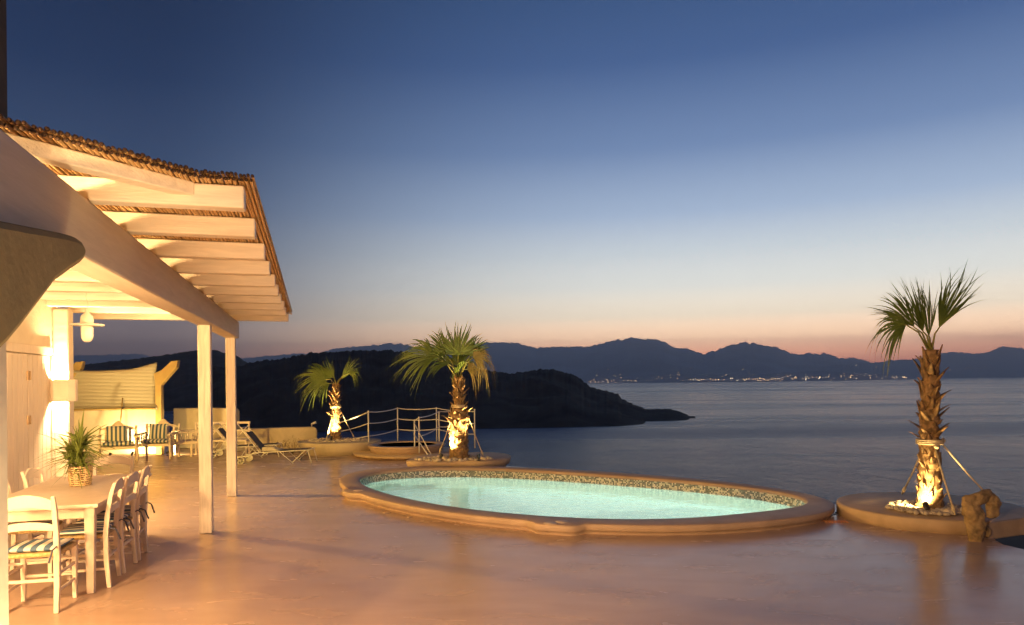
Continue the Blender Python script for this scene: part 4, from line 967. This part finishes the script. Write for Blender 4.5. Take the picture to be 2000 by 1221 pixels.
Q1 = at(810, 883, .0); Q2 = at(819, 885, .0); Q3 = at(858, 872, .0); Q4 = at(900, 868, 0)
t = railing('gate_railing', [Q1, Q2, Q3], [.78, .86, .90], [[tp(Q1, .78), tp(Q2, .86), tp(Q3, .93), tp(Q4, .95)], [tp(Q2, .40), tp(Q3, .52), tp(Q4, .55)]], 'small slanted white railing in front of the tub with two diagonal stays', .013)
for zz, (x, y) in ((.70, (842, 888)), (.42, (838, 892))):
    e = at(x, y, .14)-Q1; mb = MB(); mb.tube([(0, 0, zz), e], .013, 8); mb.build('stay', M_white, t)

# ------------------------------------------------------------------ driftwood
D0 = at(1905, 1056, 0.0)
k = 7.6/1400
def dp(x, y, dy=0): return Vector(((x-1905)*k, dy, (1056-y)*k))
mb = MB()
def blob(pts, rs):
    pts = [Vector(p) for p in pts]
    for (a, b), (r, q) in zip(zip(pts, pts[1:]), zip(rs, rs[1:])):
        n = max(2, int((b-a).length/.02))
        for i in range(n+1): u = i/n; rr = r+(q-r)*u; mb.sphere(a.lerp(b, u), (rr, rr*.75, rr), 10, 7)
blob([dp(1903, 1052), dp(1904, 1030), dp(1900, 1005), dp(1893, 985), dp(1888, 976)], [.075, .10, .11, .085, .05])
blob([dp(1893, 985), dp(1912, 973), dp(1932, 968, .03), dp(1944, 982, .04), dp(1940, 1000, .03), dp(1928, 1008, 0)], [.08, .07, .06, .075, .07, .03])
blob([dp(1905, 1010), dp(1920, 1026, .05), dp(1936, 1042, .10)], [.06, .05, .055])
blob([dp(1932, 968, .03), dp(1936, 963, .05)], [.05, .02])
o = mb.build('driftwood_sculpture', M_drift, recalc=False); o.location = D0+Vector((0, -.02, 0)); tag(o, 'gnarled hollow driftwood sculpture leaning on the right planter rim', 'sculpture')
rm = o.modifiers.new('melt', 'REMESH'); rm.mode = 'VOXEL'; rm.voxel_size = .013; rm.use_smooth_shade = True
tx = bpy.data.textures.new('gnarl', 'CLOUDS'); tx.noise_scale = .07; dm = o.modifiers.new('gnarl', 'DISPLACE'); dm.texture = tx; dm.strength = .05; dm.mid_level = .5

# floor drain by the right planter, small floor inlays
gp = at(1632, 1019, .002); gt = empty('floor_drain', gp, -.12, 'slotted terracotta floor drain between pool and right planter', 'drain')
mb = MB()
for i in range(8): mb.box(-.13+i*.034, -.13+i*.034+.018, -.06, .06, .001, .010)
mb.build('grate', mat('terracotta', (.72, .32, .13), .5), gt)
for i, (x, y, w, lab) in enumerate(((1196, 1040, .05, 'small pale floor inlay in front of the pool rim, right of its bulge'), (755, 1002, .05, 'small pale floor inlay by the left part of the pool rim'), (800, 1010, .035, 'tiny floor inlay beside the left one'))):
    mb = MB(); mb.lathe([(0, .004), (w, .004), (w, .001)], 20); o = mb.build('floor_inlay', mat('inlay', (.62, .46, .34), .5)); o.location = at(x, y, 0); tag(o, lab, 'floor inlay', 'floor inlays along the pool')

# lantern on the villa front, out of the picture at left, and facade lamps behind the viewer
def facade_lamp(o_, s_, z, e, label, c=WARM):
    t = empty('facade_lamp', bl(o_, s_, z), BROT, label, 'wall lamp', 'facade lamps outside the picture')
    mb = MB(); mb.box(-.1, .02, -.06, .06, .10, .14); mb.lathe([(.07, .14), (.03, .16), (0, .17)], 16); mb.build('bracket', M_dark, t)
    mb = MB(); mb.lathe([(0, -.06), (.04, -.05), (.055, 0), (.04, .06), (.02, .10)], 16); mb.build('globe', emitmat('lamp_globe', (1, .62, .3), 6), t)
    if s_ > 12: mb = MB(); mb.tube([(-.1, 0, -z-.15), (-.1, 0, .12)], .03, 10); mb.build('pole', M_dark, t)
    lamp('POINT', 'facade_bulb', (.12, 0, -.02), e, c, t, .12)
facade_lamp(-1.78, 2.2, 2.1, 110, 'glass lamp on the villa wall left of the viewer')
facade_lamp(-1.78, -1.2, 2.2, 230, 'glass lamp on the villa wall behind the viewer')

facade_lamp(-4.5, 13.0, 2.45, 250, 'glass lamp on a post behind the villa', (1, .56, .10))
t = empty('fill_flood', (.2, -4.5, 0), 0, 'unseen flood light added behind the viewer to brighten the pergola', 'flood light')  # fill light added out of view to lift the rafters and beam
mb = MB(); mb.tube([(0, 0, 0), (0, 0, .5)], .02, 10); mb.lathe([(0, 0), (.14, 0), (.14, .02), (0, .02)], 20); mb.build('stand', M_dark, t)
mb = MB(); mb.box(-.14, .14, -.10, -.02, .48, .68); mb.build('housing', M_dark, t, bevel=.01)
lamp('SPOT', 'fill_flood_bulb', (0, .0, .58), 430, (1, .60, .28), t, .8, (-.28, 1, .17), 48, .7)
t = ground_spot(bl(.62, 2.35, 0), (-.55, .1, .75), 22, 'garden spotlight at the foot of the near plaster column', 80, col=(1, .72, .35))
# ------------------------------------------------------------------ haze
mb = MB(); mb.box(-26000, 26000, -60, HZ_FAR, -46, HZ_TOP)
hm = bpy.data.materials.new('haze_air'); hm.use_nodes = True; n = hm.node_tree.nodes; n.clear(); ho = n.new('ShaderNodeOutputMaterial'); pv = n.new('ShaderNodeVolumePrincipled')
pv.inputs['Color'].default_value = (.84, .93, 1, 1); pv.inputs['Density'].default_value = HZ_D; pv.inputs['Anisotropy'].default_value = .35; hm.node_tree.links.new(pv.outputs[0], ho.inputs['Volume'])
o = mb.build('haze', hm); tag(o, kind='stuff')
